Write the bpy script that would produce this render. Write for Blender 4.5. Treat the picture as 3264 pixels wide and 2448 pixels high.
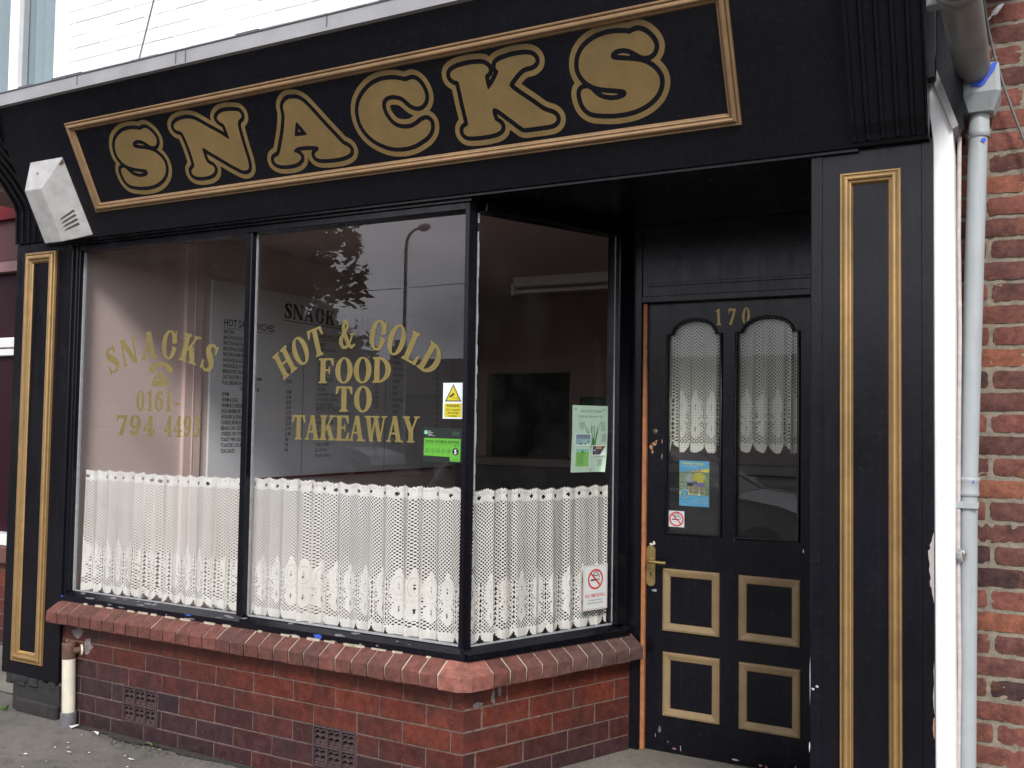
import bpy, math, random
import numpy as np
from mathutils import Vector, Matrix

for o in list(bpy.data.objects): bpy.data.objects.remove(o)
random.seed(7); RNG = np.random.default_rng(7)
SC = bpy.context.scene
COL = SC.collection
PI = math.pi

# ------------------------------------------------------------------ camera
def make_camera():
    yaw, pitch, roll = math.radians(28.0226), math.radians(2.4318), math.radians(0.877)
    cy, sy, cp, sp = math.cos(yaw), math.sin(yaw), math.cos(pitch), math.sin(pitch)
    f = Vector((-sy*cp, cy*cp, sp)); r = Vector((cy, sy, 0)); u = r.cross(f)
    r2 = math.cos(roll)*r + math.sin(roll)*u
    u2 = -math.sin(roll)*r + math.cos(roll)*u
    cam = bpy.data.cameras.new('camera'); ob = bpy.data.objects.new('camera', cam); COL.objects.link(ob)
    m = Matrix(((r2.x, u2.x, -f.x, 0.0), (r2.y, u2.y, -f.y, -3.3), (r2.z, u2.z, -f.z, 1.56), (0, 0, 0, 1)))
    ob.matrix_world = m
    cam.sensor_fit = 'HORIZONTAL'; cam.sensor_width = 36.0; cam.lens = 36.0*3000.0/3264.0
    cam.clip_start = 0.05; cam.clip_end = 2000.0
    SC.camera = ob
make_camera()

# ------------------------------------------------------------------ sky and sun (bright overcast)
SUN_EL, SUN_AZ = math.radians(38), math.radians(150)      # azimuth from +y clockwise: in front of the shop
SKY_STRENGTH = 0.10
CLOUD_DARK, CLOUD_LIGHT, CLOUD_MIX = 5.5, 15.5, 0.86
SUN_STRENGTH = 1.5
EXPOSURE = 0.98
world = bpy.data.worlds.new("World"); SC.world = world; world.use_nodes = True
nt = world.node_tree; nt.nodes.clear()
def wn(t, **k):
    n = nt.nodes.new(t)
    for a, b in k.items(): setattr(n, a, b)
    return n
wo = wn('ShaderNodeOutputWorld'); bg = wn('ShaderNodeBackground'); bg.inputs['Strength'].default_value = SKY_STRENGTH
sky = wn('ShaderNodeTexSky', sky_type='NISHITA', sun_disc=False, sun_elevation=SUN_EL, sun_rotation=SUN_AZ)
tc = wn('ShaderNodeTexCoord'); mp = wn('ShaderNodeMapping'); mp.inputs['Scale'].default_value = (1.0, 1.0, 2.6)
nz = wn('ShaderNodeTexNoise'); nz.inputs['Scale'].default_value = 2.3; nz.inputs['Detail'].default_value = 6; nz.inputs['Roughness'].default_value = 0.55
rp = wn('ShaderNodeValToRGB'); rp.color_ramp.elements[0].position = 0.36; rp.color_ramp.elements[1].position = 0.66
rp.color_ramp.elements[0].color = (CLOUD_DARK*0.95, CLOUD_DARK*0.97, CLOUD_DARK*1.12, 1)
rp.color_ramp.elements[1].color = (CLOUD_LIGHT, CLOUD_LIGHT, CLOUD_LIGHT*1.03, 1)
mx = wn('ShaderNodeMix', data_type='RGBA'); mx.inputs[0].default_value = CLOUD_MIX
nt.links.new(tc.outputs['Generated'], mp.inputs['Vector']); nt.links.new(mp.outputs['Vector'], nz.inputs['Vector'])
nt.links.new(nz.outputs['Fac'], rp.inputs['Fac']); nt.links.new(sky.outputs['Color'], mx.inputs[6]); nt.links.new(rp.outputs['Color'], mx.inputs[7])
nt.links.new(mx.outputs[2], bg.inputs['Color']); nt.links.new(bg.outputs['Background'], wo.inputs['Surface'])

sun_d = bpy.data.lights.new('sun', 'SUN'); sun_d.energy = SUN_STRENGTH; sun_d.angle = math.radians(14); sun_d.color = (1.0, 0.97, 0.92)
sun_o = bpy.data.objects.new('sun', sun_d); COL.objects.link(sun_o)
sdir = Vector((math.sin(SUN_AZ)*math.cos(SUN_EL), math.cos(SUN_AZ)*math.cos(SUN_EL), math.sin(SUN_EL)))
sun_o.rotation_euler = sdir.to_track_quat('Z', 'Y').to_euler(); sun_o.location = (0, -20, 30)

SC.view_settings.view_transform = 'Standard'; SC.view_settings.look = 'None'
SC.view_settings.exposure = EXPOSURE; SC.view_settings.gamma = 1.0; SC.view_settings.use_curve_mapping = False
SC.render.engine = 'CYCLES'
cyc = SC.cycles
cyc.max_bounces = 7; cyc.diffuse_bounces = 4; cyc.glossy_bounces = 3; cyc.transmission_bounces = 4; cyc.transparent_max_bounces = 14
cyc.caustics_reflective = False; cyc.caustics_refractive = False

# ------------------------------------------------------------------ scene helpers
ROOTLOC = {}
def rootloc(o):
    while o.parent is not None: o = o.parent
    return ROOTLOC.get(o.name, Vector((0, 0, 0)))
def thing(name, label, cat, loc=(0, 0, 0), group=None):
    o = bpy.data.objects.new(name, None); COL.objects.link(o); o.location = loc
    o.empty_display_size = 0.1
    ROOTLOC[o.name] = Vector(loc)
    o['label'] = label; o['category'] = cat
    if group: o['group'] = group
    return o
def tag(o, label, cat, group=None):
    o['label'] = label; o['category'] = cat
    if group: o['group'] = group
    return o
def V3(a): return np.array(a, float)
def unit(a): a = V3(a); return a/np.linalg.norm(a)

class MB:
    """collects geometry in world coordinates, builds one mesh object"""
    def __init__(s): s.v = []; s.f = []; s.c = []; s.sm = []
    def add(s, vs, fs, col=(1, 1, 1), smooth=False):
        b = len(s.v); s.v.extend([tuple(map(float, p)) for p in vs])
        for f in fs: s.f.append(tuple(i+b for i in f)); s.c.append(col); s.sm.append(smooth)
        return b
    def box(s, x0, x1, y0, y1, z0, z1, col=(1, 1, 1), bev=0.0):
        s.obox((x0, y0, z0), (1, 0, 0), (0, 1, 0), (0, 0, 1), x1-x0, y1-y0, z1-z0, col, bev)
    def obox(s, o, U, W, Vv, lu, lw, lv, col=(1, 1, 1), bev=0.0):
        o, U, W, Vv = V3(o), unit(U), unit(W), unit(Vv)
        if bev <= 0:
            p = [o+U*a*lu+W*b*lw+Vv*c*lv for c in (0, 1) for b in (0, 1) for a in (0, 1)]
            F = [(0, 2, 3, 1), (4, 5, 7, 6), (0, 1, 5, 4), (2, 6, 7, 3), (0, 4, 6, 2), (1, 3, 7, 5)]
            s.add(p, F, col); return
        b = bev; L = (lu, lw, lv); ax = (U, W, Vv)
        # chamfered box: 24 verts
        idx = {}; vs = []
        for sx in (0, 1):
            for sy in (0, 1):
                for sz in (0, 1):
                    sg = (sx, sy, sz)
                    for k in range(3):
                        q = o.copy()
                        for a in range(3):
                            t = (0 if sg[a] == 0 else L[a])
                            if a != k: t += b if sg[a] == 0 else -b
                            q = q+ax[a]*t
                        idx[(sx, sy, sz, k)] = len(vs); vs.append(q)
        F = []
        for k in range(3):
            a, c = [(1, 2), (0, 2), (0, 1)][k]
            for sd in (0, 1):
                q = []
                for (i, j) in ((0, 0), (1, 0), (1, 1), (0, 1)):
                    g = [0, 0, 0]; g[k] = sd; g[a] = i; g[c] = j; q.append(idx[(g[0], g[1], g[2], k)])
                F.append(tuple(q))
        for k in range(3):           # edges along axis k
            a, c = [(1, 2), (0, 2), (0, 1)][k]
            for i in (0, 1):
                for j in (0, 1):
                    g0 = [0, 0, 0]; g0[a] = i; g0[c] = j; g1 = list(g0); g1[k] = 1
                    F.append((idx[(*g0, a)], idx[(*g1, a)], idx[(*g1, c)], idx[(*g0, c)]))
        for sx in (0, 1):
            for sy in (0, 1):
                for sz in (0, 1): F.append((idx[(sx, sy, sz, 0)], idx[(sx, sy, sz, 1)], idx[(sx, sy, sz, 2)]))
        s.add(vs, F, col)
    def quad(s, a, b, c, d, col=(1, 1, 1)): s.add([a, b, c, d], [(0, 1, 2, 3)], col)
    def poly(s, pts, col=(1, 1, 1)): s.add(pts, [tuple(range(len(pts)))], col)
    def prism(s, pts, d, col=(1, 1, 1)):
        n = len(pts); d = V3(d); P = [V3(p) for p in pts]
        s.add(P+[p+d for p in P], [tuple(range(n)), tuple(range(2*n-1, n-1, -1))]+[(i, n+i, n+(i+1) % n, (i+1) % n) for i in range(n)], col)
    def tube(s, pts, r, n=12, col=(1, 1, 1), caps=True, smooth=True):
        pts = [V3(p) for p in pts]; m = len(pts)
        rr = r if hasattr(r, '__len__') else [r]*m
        t0 = unit(pts[1]-pts[0]); ref = V3((0, 0, 1)) if abs(t0[2]) < 0.9 else V3((1, 0, 0))
        a = unit(np.cross(t0, ref)); vs = []
        for i, p in enumerate(pts):
            t = unit(pts[min(i+1, m-1)]-pts[max(i-1, 0)])
            a = unit(a-t*np.dot(a, t)); b = np.cross(t, a)
            for k in range(n):
                w = 2*PI*k/n; vs.append(p+(a*math.cos(w)+b*math.sin(w))*rr[i])
        fs = [(i*n+k, i*n+(k+1) % n, (i+1)*n+(k+1) % n, (i+1)*n+k) for i in range(m-1) for k in range(n)]
        s.add(vs, fs, col, smooth)
        if caps: s.add(vs[:n], [tuple(range(n))[::-1]], col); s.add(vs[-n:], [tuple(range(n))], col)
    def lathe(s, o, ax, prof, n=24, col=(1, 1, 1), smooth=True):
        o = V3(o); ax = unit(ax); ref = V3((0, 0, 1)) if abs(ax[2]) < 0.9 else V3((1, 0, 0))
        a = unit(np.cross(ax, ref)); b = np.cross(ax, a); vs = []
        for (h, r) in prof:
            for k in range(n):
                w = 2*PI*k/n; vs.append(o+ax*h+(a*math.cos(w)+b*math.sin(w))*r)
        m = len(prof)
        s.add(vs, [(i*n+k, i*n+(k+1) % n, (i+1)*n+(k+1) % n, (i+1)*n+k) for i in range(m-1) for k in range(n)], col, smooth)
    def ring(s, F, u0, v0, u1, v1, prof, col=(1, 1, 1)):
        """mitred moulding: profile (inset, height) swept round a rectangle in frame F"""
        vs = []
        for (t, h) in prof:
            for (a, b) in ((u0+t, v0+t), (u1-t, v0+t), (u1-t, v1-t), (u0+t, v1-t)): vs.append(F(a, b, h))
        m = len(prof)
        s.add(vs, [(i*4+k, i*4+(k+1) % 4, (i+1)*4+(k+1) % 4, (i+1)*4+k) for i in range(m-1) for k in range(4)], col)
    def build(s, name, m, parent=None):
        me = bpy.data.meshes.new(name)
        off = rootloc(parent) if parent is not None else Vector((0, 0, 0))
        if parent is None and s.v:
            a = np.array(s.v); off = Vector((float((a[:, 0].min()+a[:, 0].max())/2), float((a[:, 1].min()+a[:, 1].max())/2), float(a[:, 2].min())))
        me.from_pydata([(x-off.x, y-off.y, z-off.z) for x, y, z in s.v], [], s.f)
        if any(c != (1, 1, 1) for c in s.c):
            at = me.color_attributes.new('Col', 'FLOAT_COLOR', 'CORNER')
            arr = np.ones((len(me.loops), 4), np.float32); k = 0
            for f, c in zip(s.f, s.c): arr[k:k+len(f), :3] = c; k += len(f)
            at.data.foreach_set('color', arr.ravel())
        if any(s.sm): me.polygons.foreach_set('use_smooth', s.sm)
        me.update()
        o = bpy.data.objects.new(name, me); COL.objects.link(o)
        if m is not None: me.materials.append(m)
        if parent is not None: o.parent = parent
        else: o.location = off; ROOTLOC[o.name] = off
        return o

def np_mesh(name, verts, faces, mat, parent=None, attrs=None, uv=None, smooth=False):
    """fast build from numpy arrays; faces = Nx4"""
    me = bpy.data.meshes.new(name); off = rootloc(parent) if parent is not None else Vector((0, 0, 0))
    if parent is None:
        off = Vector((float(verts[:, 0].mean()), float(verts[:, 1].mean()), float(verts[:, 2].min())))
    v = verts-np.array(off)
    n, k = len(faces), faces.shape[1]
    me.vertices.add(len(v)); me.vertices.foreach_set('co', v.astype(np.float32).ravel())
    me.loops.add(n*k); me.loops.foreach_set('vertex_index', faces.astype(np.int32).ravel())
    me.polygons.add(n); me.polygons.foreach_set('loop_start', (np.arange(n)*k).astype(np.int32)); 
    if smooth: me.polygons.foreach_set('use_smooth', np.ones(n, bool))
    me.update(calc_edges=True); me.validate()
    for nm, a in (attrs or {}).items():
        if a.ndim == 1:
            at = me.attributes.new(nm, 'FLOAT', 'POINT'); at.data.foreach_set('value', a.astype(np.float32))
        else:
            at = me.attributes.new(nm, 'FLOAT_VECTOR', 'POINT'); at.data.foreach_set('vector', a.astype(np.float32).ravel())
    o = bpy.data.objects.new(name, me); COL.objects.link(o); me.materials.append(mat)
    if parent is not None: o.parent = parent
    else: o.location = off; ROOTLOC[o.name] = off
    return o

# frames: map (u, v, height above surface) to world
def frame(o, U, V, N):
    o, U, V, N = V3(o), unit(U), unit(V), unit(N)
    return lambda u, v, h=0.0: o+U*u+V*v+N*h
FRONT = lambda y: frame((0, y, 0), (1, 0, 0), (0, 0, 1), (0, -1, 0))
K5 = math.sqrt(1.25)
FAS = frame((0, -0.03, 2.5), (1, 0, 0), (0, -0.5/K5, 1/K5), (0, -1/K5, -0.5/K5))     # leaning fascia face: u = x, v = distance up the slope
RD = unit((0.42, 0.907, 0)); RN = unit((0.907, -0.42, 0)); RO = V3((-1.975, 0.055, 0))
RET = frame(RO, RD, (0, 0, 1), RN)                                                     # splayed return window: u = distance from the corner, v = z
DOORY = 0.90
DF = FRONT(DOORY)

# ------------------------------------------------------------------ materials
MATS = {}
class NT:
    def __init__(s, name):
        s.m = bpy.data.materials.new(name); s.m.use_nodes = True; s.t = s.m.node_tree; s.t.nodes.clear()
        s.out = s.n('ShaderNodeOutputMaterial')
    def n(s, t, ins=None, **k):
        nd = s.t.nodes.new(t)
        for a, b in k.items(): setattr(nd, a, b)
        for a, b in (ins or {}).items():
            if isinstance(b, bpy.types.NodeSocket): s.t.links.new(b, nd.inputs[a])
            else: nd.inputs[a].default_value = b
        return nd
    def math(s, op, a, b=None, c=None):
        i = {0: a}
        if b is not None: i[1] = b
        if c is not None: i[2] = c
        return s.n('ShaderNodeMath', i, operation=op).outputs[0]
    def obj(s): return s.n('ShaderNodeTexCoord').outputs['Object']
    def noise(s, scale, detail=4, rough=0.55, vec=None, stretch=None):
        v = vec or s.obj()
        if stretch: v = s.n('ShaderNodeMapping', {'Vector': v, 'Scale': stretch}).outputs[0]
        return s.n('ShaderNodeTexNoise', {'Vector': v, 'Scale': scale, 'Detail': detail, 'Roughness': rough}).outputs['Fac']
    def ramp(s, f, stops):
        r = s.n('ShaderNodeValToRGB', {'Fac': f}); e = r.color_ramp.elements
        while len(e) > len(stops): e.remove(e[-1])
        while len(e) < len(stops): e.new(1.0)
        for q, (p, c) in zip(e, stops): q.position = p; q.color = (*c, 1) if hasattr(c, '__len__') else (c, c, c, 1)
        return r.outputs['Color']
    def mix(s, f, a, b, bt='MIX'):
        x = s.n('ShaderNodeMix', data_type='RGBA', blend_type=bt)
        for i, q in ((0, f), (6, a), (7, b)):
            if isinstance(q, bpy.types.NodeSocket): s.t.links.new(q, x.inputs[i])
            else: x.inputs[i].default_value = q if not (hasattr(q, '__len__') and len(q) == 3) else (*q, 1)
        return x.outputs[2]
    def bump(s, h, strength=0.3, dist=0.01):
        return s.n('ShaderNodeBump', {'Height': h, 'Strength': strength, 'Distance': dist}).outputs[0]
    def done(s, color, rough=0.5, metal=0.0, normal=None, spec=0.5, **extra):
        i = {'Base Color': color if isinstance(color, bpy.types.NodeSocket) else (*color, 1), 'Roughness': rough, 'Metallic': metal, 'Specular IOR Level': spec}
        if normal is not None: i['Normal'] = normal
        i.update(extra)
        b = s.n('ShaderNodeBsdfPrincipled', i)
        s.t.links.new(b.outputs[0], s.out.inputs['Surface']); MATS[s.m.name] = s.m
        return s.m
    def attr(s, nm): return s.n('ShaderNodeAttribute', attribute_name=nm)
def simple(name, color, rough=0.6, metal=0.0, var=0.12, scale=14, bump=0.0, bscale=60, spec=0.5, col_attr=False):
    t = NT(name); nz = t.noise(scale, 5)
    base = t.attr('Col').outputs['Color'] if col_attr else (*color, 1)
    f = t.ramp(nz, [(0.25, 1-var), (0.75, 1+var)])
    c = t.mix(1.0, base, f, 'MULTIPLY')
    nrm = t.bump(t.noise(bscale, 3), bump, 0.004) if bump else None
    r = t.math('ADD', t.math('MULTIPLY', nz, 0.16), rough-0.08)
    return t.done(c, r, metal, nrm, spec)

def grimy(name, color, rough, amount=0.45, dirt=(0.12, 0.125, 0.115)):
    t = NT(name); run = t.noise(7, 7, 0.7, stretch=(6, 6, 0.25)); sc = t.noise(60, 5, 0.7); b = t.noise(8, 5)
    c = t.mix(1.0, (*color, 1), t.ramp(b, [(0.3, 0.92), (0.7, 1.05)]), 'MULTIPLY')
    c = t.mix(t.ramp(run, [(0.52, 0.0), (0.85, amount)]), c, dirt)
    c = t.mix(t.ramp(sc, [(0.66, 0.0), (0.74, amount*0.9)]), c, dirt)
    return t.done(c, t.math('ADD', t.math('MULTIPLY', run, 0.3), rough-0.12), 0, t.bump(t.noise(16, 5), 0.22, 0.004), 0.4)
def m_black():
    t = NT('black_gloss_paint')
    st = t.noise(9, 6, 0.6, stretch=(5, 5, 0.35)); fine = t.noise(130, 3); big = t.noise(1.6, 5, 0.6); mid = t.noise(13, 6, 0.65)
    run = t.noise(6, 7, 0.7, stretch=(7, 7, 0.22))
    c = t.ramp(big, [(0.3, (0.0034, 0.0031, 0.0054)), (0.7, (0.0066, 0.0062, 0.0098))])
    c = t.mix(t.ramp(run, [(0.54, 0.0), (0.80, 0.40)]), c, (0.015, 0.0145, 0.018))
    dust = t.ramp(t.noise(46, 6, 0.7), [(0.56, 0.0), (0.78, 0.5)])
    c = t.mix(dust, c, (0.022, 0.021, 0.024))
    chip = t.ramp(t.noise(38, 2, 0.5, stretch=(1, 1, 0.6)), [(0.80, 0.0), (0.815, 1.0)])
    c = t.mix(chip, c, (0.13, 0.125, 0.125))
    r = t.math('ADD', t.math('ADD', t.math('MULTIPLY', st, 0.20), t.math('MULTIPLY', mid, 0.22)), 0.03)
    h = t.math('ADD', t.math('ADD', t.math('MULTIPLY', st, 0.35), t.math('MULTIPLY', fine, 0.22)), t.math('MULTIPLY', big, 2.2))
    return t.done(c, r, 0, t.bump(h, 0.24, 0.004), 0.27)
def m_gold(name, a, b, rough=0.36, metal=0.55):
    t = NT(name); st = t.noise(22, 5, 0.6); 
    c = t.ramp(st, [(0.28, a), (0.72, b)])
    c = t.mix(1.0, c, t.ramp(t.noise(3.2, 6, 0.65), [(0.3, 0.80), (0.7, 1.14)]), 'MULTIPLY')
    c = t.mix(t.ramp(t.noise(60, 6, 0.7), [(0.60, 0.0), (0.76, 0.6)]), c, (0.08, 0.05, 0.03))
    rough = t.math('ADD', t.math('MULTIPLY', t.noise(17, 5), 0.3), rough-0.14)
    return t.done(c, rough, metal, t.bump(t.noise(90, 4), 0.25, 0.002))
def m_brick(name, dirt=0.35, rough=0.62, spotty=0.0, bump=0.5, spec=0.4):
    t = NT(name); c = t.attr('Col').outputs['Color']
    n1 = t.noise(34, 6, 0.65); n2 = t.noise(6, 5, 0.6); n3 = t.noise(160, 3); n4 = t.noise(15, 6, 0.7)
    c = t.mix(1.0, c, t.ramp(n1, [(0.34, 0.72), (0.5, 1.0), (0.66, 1.26)]), 'MULTIPLY')
    c = t.mix(1.0, c, t.ramp(n4, [(0.36, 0.80), (0.5, 1.0), (0.64, 1.16)]), 'MULTIPLY')
    d = t.ramp(n2, [(0.46, 0.0), (0.68, dirt)])
    c = t.mix(d, c, (0.026, 0.020, 0.022))
    if spotty:
        c = t.mix(t.ramp(n4, [(0.53, 0.0), (0.63, spotty)]), c, (0.034, 0.018, 0.022))
        c = t.mix(t.ramp(t.noise(21, 5, 0.6), [(0.57, 0.0), (0.66, spotty*0.6)]), c, (0.26, 0.105, 0.055))
    sp = t.ramp(t.noise(95, 2), [(0.72, 0.0), (0.76, 0.4)])
    c = t.mix(sp, c, (0.36, 0.30, 0.27))
    h = t.math('ADD', t.math('ADD', t.math('MULTIPLY', n1, 0.8), t.math('MULTIPLY', n3, 0.3)), t.math('MULTIPLY', n4, 0.6))
    return t.done(c, t.math('ADD', t.math('MULTIPLY', n4, 0.3), rough-0.15), 0, t.bump(h, bump, 0.006), spec)
def m_mortar(name, a, b, bump=0.5):
    t = NT(name); n = t.noise(45, 6, 0.7)
    return t.done(t.ramp(n, [(0.3, a), (0.7, b)]), 0.92, 0, t.bump(n, bump, 0.006), 0.2)
def m_white_wall():
    t = NT('white_painted_brick'); n = t.noise(11, 6, 0.65); st = t.noise(5, 5, 0.6, stretch=(4, 4, 0.5))
    c = t.ramp(n, [(0.30, (0.80, 0.80, 0.81)), (0.62, (0.88, 0.88, 0.88))])
    c = t.mix(t.ramp(st, [(0.60, 0.0), (0.85, 0.16)]), c, (0.42, 0.41, 0.41))
    return t.done(c, 0.75, 0, t.bump(t.noise(70, 5), 0.35, 0.004), 0.3)
def m_asphalt(name, a, b, scale=1.0):
    t = NT(name); g = t.noise(230*scale, 3, 0.7); big = t.noise(1.7, 6, 0.65); mid = t.noise(11, 6, 0.65)
    c = t.ramp(g, [(0.28, a), (0.72, b)])
    c = t.mix(1.0, c, t.ramp(big, [(0.32, 0.66), (0.68, 1.22)]), 'MULTIPLY')
    c = t.mix(t.ramp(mid, [(0.50, 0.0), (0.72, 0.5)]), c, tuple(x*0.5 for x in a))
    gum = t.n('ShaderNodeTexVoronoi', {'Vector': t.obj(), 'Scale': 4.5}).outputs['Distance']
    c = t.mix(t.ramp(gum, [(0.055, 0.55), (0.075, 0.0)]), c, tuple(x*0.42 for x in a))
    sp = t.ramp(t.noise(120*scale, 1), [(0.74, 0.0), (0.77, 0.7)])
    c = t.mix(sp, c, (0.30, 0.29, 0.27))
    return t.done(c, 0.93, 0, t.bump(t.math('ADD', g, t.math('MULTIPLY', mid, 0.8)), 0.7, 0.006), 0.25)
def m_glass(name, tint=(1, 1, 1), refl=1.3, dirt=0.02):
    """thin pane: what is behind shows through, the street shows as a Fresnel reflection"""
    t = NT(name)
    ge = t.n('ShaderNodeNewGeometry'); dp = t.n('ShaderNodeVectorMath', {0: ge.outputs['Normal'], 1: ge.outputs['Incoming']}, operation='DOT_PRODUCT').outputs['Value']
    k = t.math('SUBTRACT', 1.0, t.math('ABSOLUTE', dp))                  # Schlick, the same from both sides of the pane
    fr = t.math('ADD', 0.042, t.math('MULTIPLY', 0.95, t.math('POWER', k, 5.0)))
    fr = t.math('MINIMUM', t.math('MULTIPLY', fr, refl), 1.0)
    wob = t.bump(t.noise(0.8, 1), 0.006, 0.04)
    tr = t.n('ShaderNodeBsdfTransparent', {'Color': (*tint, 1)})
    gl = t.n('ShaderNodeBsdfGlossy', {'Color': (0.95, 0.93, 0.97, 1), 'Roughness': 0.0, 'Normal': wob})
    mxs = t.n('ShaderNodeMixShader', {0: fr, 1: tr.outputs[0], 2: gl.outputs[0]})
    df = t.n('ShaderNodeBsdfDiffuse', {'Color': (0.55, 0.53, 0.5, 1)})
    dm = t.math('MULTIPLY', t.ramp(t.noise(5, 6, 0.65), [(0.45, 0.2), (0.8, 1.0)]), dirt)
    m2 = t.n('ShaderNodeMixShader', {0: dm, 1: mxs.outputs[0], 2: df.outputs[0]})
    t.t.links.new(m2.outputs[0], t.out.inputs['Surface']); return t.m
def m_lace():
    t = NT('cream_lace'); uv = t.attr('cloth').outputs['Vector']; dens = t.attr('dens').outputs['Fac']
    sx = t.n('ShaderNodeSeparateXYZ', {0: uv})
    u, v = sx.outputs[0], sx.outputs[1]
    cu = t.math('COSINE', t.math('MULTIPLY', u, 2*PI/0.0185)); cv = t.math('COSINE', t.math('MULTIPLY', v, 2*PI/0.0155))
    cc = t.math('MULTIPLY', cu, cv)
    hole = t.math('GREATER_THAN', cc, 0.13)
    hole = t.math('MULTIPLY', hole, t.math('LESS_THAN', dens, 0.5))
    cut = t.math('LESS_THAN', dens, -0.5)
    hole = t.math('MAXIMUM', hole, cut)
    n = t.noise(4, 6, 0.6)
    c = t.ramp(n, [(0.3, (0.78, 0.755, 0.675)), (0.62, (0.88, 0.865, 0.80))])
    # thread relief of the worked motifs
    th = t.math('SINE', t.math('MULTIPLY', t.math('ADD', u, t.math('MULTIPLY', v, 0.35)), 2*PI/0.0045))
    rel = t.math('MULTIPLY', th, t.math('GREATER_THAN', dens, 0.5))
    c = t.mix(t.ramp(t.attr('line').outputs['Fac'], [(0.3, 0.0), (0.8, 0.42)]), c, (0.40, 0.37, 0.31))
    d = t.n('ShaderNodeBsdfDiffuse', {'Color': c, 'Normal': t.bump(rel, 0.25, 0.002)}); tl = t.n('ShaderNodeBsdfTranslucent', {'Color': c})
    m1 = t.n('ShaderNodeMixShader', {0: 0.16, 1: d.outputs[0], 2: tl.outputs[0]})
    tp = t.n('ShaderNodeBsdfTransparent')
    m2 = t.n('ShaderNodeMixShader', {0: hole, 1: m1.outputs[0], 2: tp.outputs[0]})
    t.t.links.new(m2.outputs[0], t.out.inputs['Surface']); return t.m
def m_leaf(name, cols):
    t = NT(name); c = t.ramp(t.attr('shade').outputs['Fac'], cols)
    d = t.n('ShaderNodeBsdfDiffuse', {'Color': c}); tl = t.n('ShaderNodeBsdfTranslucent', {'Color': c})
    m = t.n('ShaderNodeMixShader', {0: 0.3, 1: d.outputs[0], 2: tl.outputs[0]})
    t.t.links.new(m.outputs[0], t.out.inputs['Surface']); return t.m
BLACK = m_black()
GOLD = m_gold('gold_moulding_paint', (0.345, 0.215, 0.09), (0.415, 0.265, 0.113))
GOLDF = m_gold('flat_gold_sign_paint', (0.165, 0.107, 0.035), (0.198, 0.130, 0.044), 0.6, 0.0)
GOLDW = m_gold('gold_vinyl', (0.155, 0.118, 0.032), (0.19, 0.145, 0.042), 0.6, 0.0)
DGOLD = m_gold('dull_gold_door_paint', (0.225, 0.152, 0.075), (0.265, 0.182, 0.092), 0.6, 0.0)
BRICK = m_brick('glazed_red_brick', 0.5, 0.42, 0, 0.16, 0.35); SILLB = m_brick('sill_brick', 0.35, 0.75, 0, 0.4)
OLDB = m_brick('old_handmade_brick', 0.2, 0.88, 0.5, 0.8, 0.15)
MORT = m_mortar('pale_pink_mortar', (0.085, 0.058, 0.05), (0.215, 0.155, 0.132)); OLDM = m_mortar('buff_lime_mortar', (0.165, 0.14, 0.108), (0.285, 0.247, 0.193), 0.9)
WHITEW = m_white_wall(); ASPH = m_asphalt('worn_grey_asphalt', (0.102, 0.093, 0.083), (0.19, 0.176, 0.158)); ROADM = m_asphalt('dark_asphalt', (0.04, 0.04, 0.042), (0.075, 0.074, 0.075))
GLASS = m_glass('window_glass', (0.93, 0.93, 0.94)); DGLASS = m_glass('door_glass', (0.90, 0.92, 0.90), 0.85, 0.05); UGLASS = m_glass('upstairs_glass', (0.70, 0.74, 0.76), 0.7, 0.0)
LACE = m_lace()
GREYP = grimy('grey_pvc', (0.335, 0.36, 0.37), 0.45); GUTP = simple('weathered_grey_gutter', (0.17, 0.175, 0.17), 0.5, var=0.25, scale=7)
BLUEP = simple('blue_old_paint', (0.03, 0.09, 0.55), 0.6)
WHITER = grimy('white_gloss_paint', (0.86, 0.86, 0.86), 0.4, 0.3, (0.36, 0.35, 0.33)); CREAM = simple('cream_plastic', (0.60, 0.56, 0.45), 0.5, var=0.15, scale=18)
LEADM = simple('grey_cornice_paint', (0.285, 0.283, 0.295), 0.7, var=0.16, scale=6, bump=0.2, bscale=25)
ALARM = simple('dirty_white_plastic', (0.41, 0.40, 0.395), 0.6, var=0.2, scale=16, bump=0.1, bscale=45)
BRASS = m_gold('worn_brass', (0.34, 0.24, 0.09), (0.45, 0.33, 0.14), 0.35, 0.8)
PINK = simple('pink_wall_paint', (0.66, 0.52, 0.475), 0.85, var=0.04, scale=3); PINK2 = simple('pale_pink_trim', (0.74, 0.56, 0.51), 0.8, var=0.04)
BROWNW = simple('dim_brown_wall', (0.27, 0.185, 0.17), 0.85, var=0.06, scale=3); CEIL = simple('stained_ceiling', (0.46, 0.345, 0.315), 0.85, var=0.06, scale=3)
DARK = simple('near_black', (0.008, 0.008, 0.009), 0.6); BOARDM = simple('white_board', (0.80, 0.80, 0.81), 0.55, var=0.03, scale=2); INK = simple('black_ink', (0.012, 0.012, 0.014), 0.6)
ORANGE = simple('bare_orange_timber', (0.36, 0.14, 0.055), 0.6, var=0.3, scale=30, bump=0.2); CONC = m_asphalt('worn_concrete', (0.15, 0.14, 0.115), (0.25, 0.235, 0.20), 1.0)
PUTTY = simple('white_putty', (0.29, 0.30, 0.31), 0.7, var=0.2, scale=40, bump=0.3)
PAPERC = simple('printed_paper', (1, 1, 1), 0.6, var=0.03, scale=20, col_attr=True)
REDP = simple('dark_red_paint', (0.17, 0.009, 0.018), 0.5, var=0.15, scale=5, spec=0.15); MAROON = simple('maroon_dark', (0.022, 0.003, 0.008), 0.4, spec=0.12); WPAINT = simple('plain_white', (0.72, 0.71, 0.71), 0.5, var=0.06)
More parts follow.
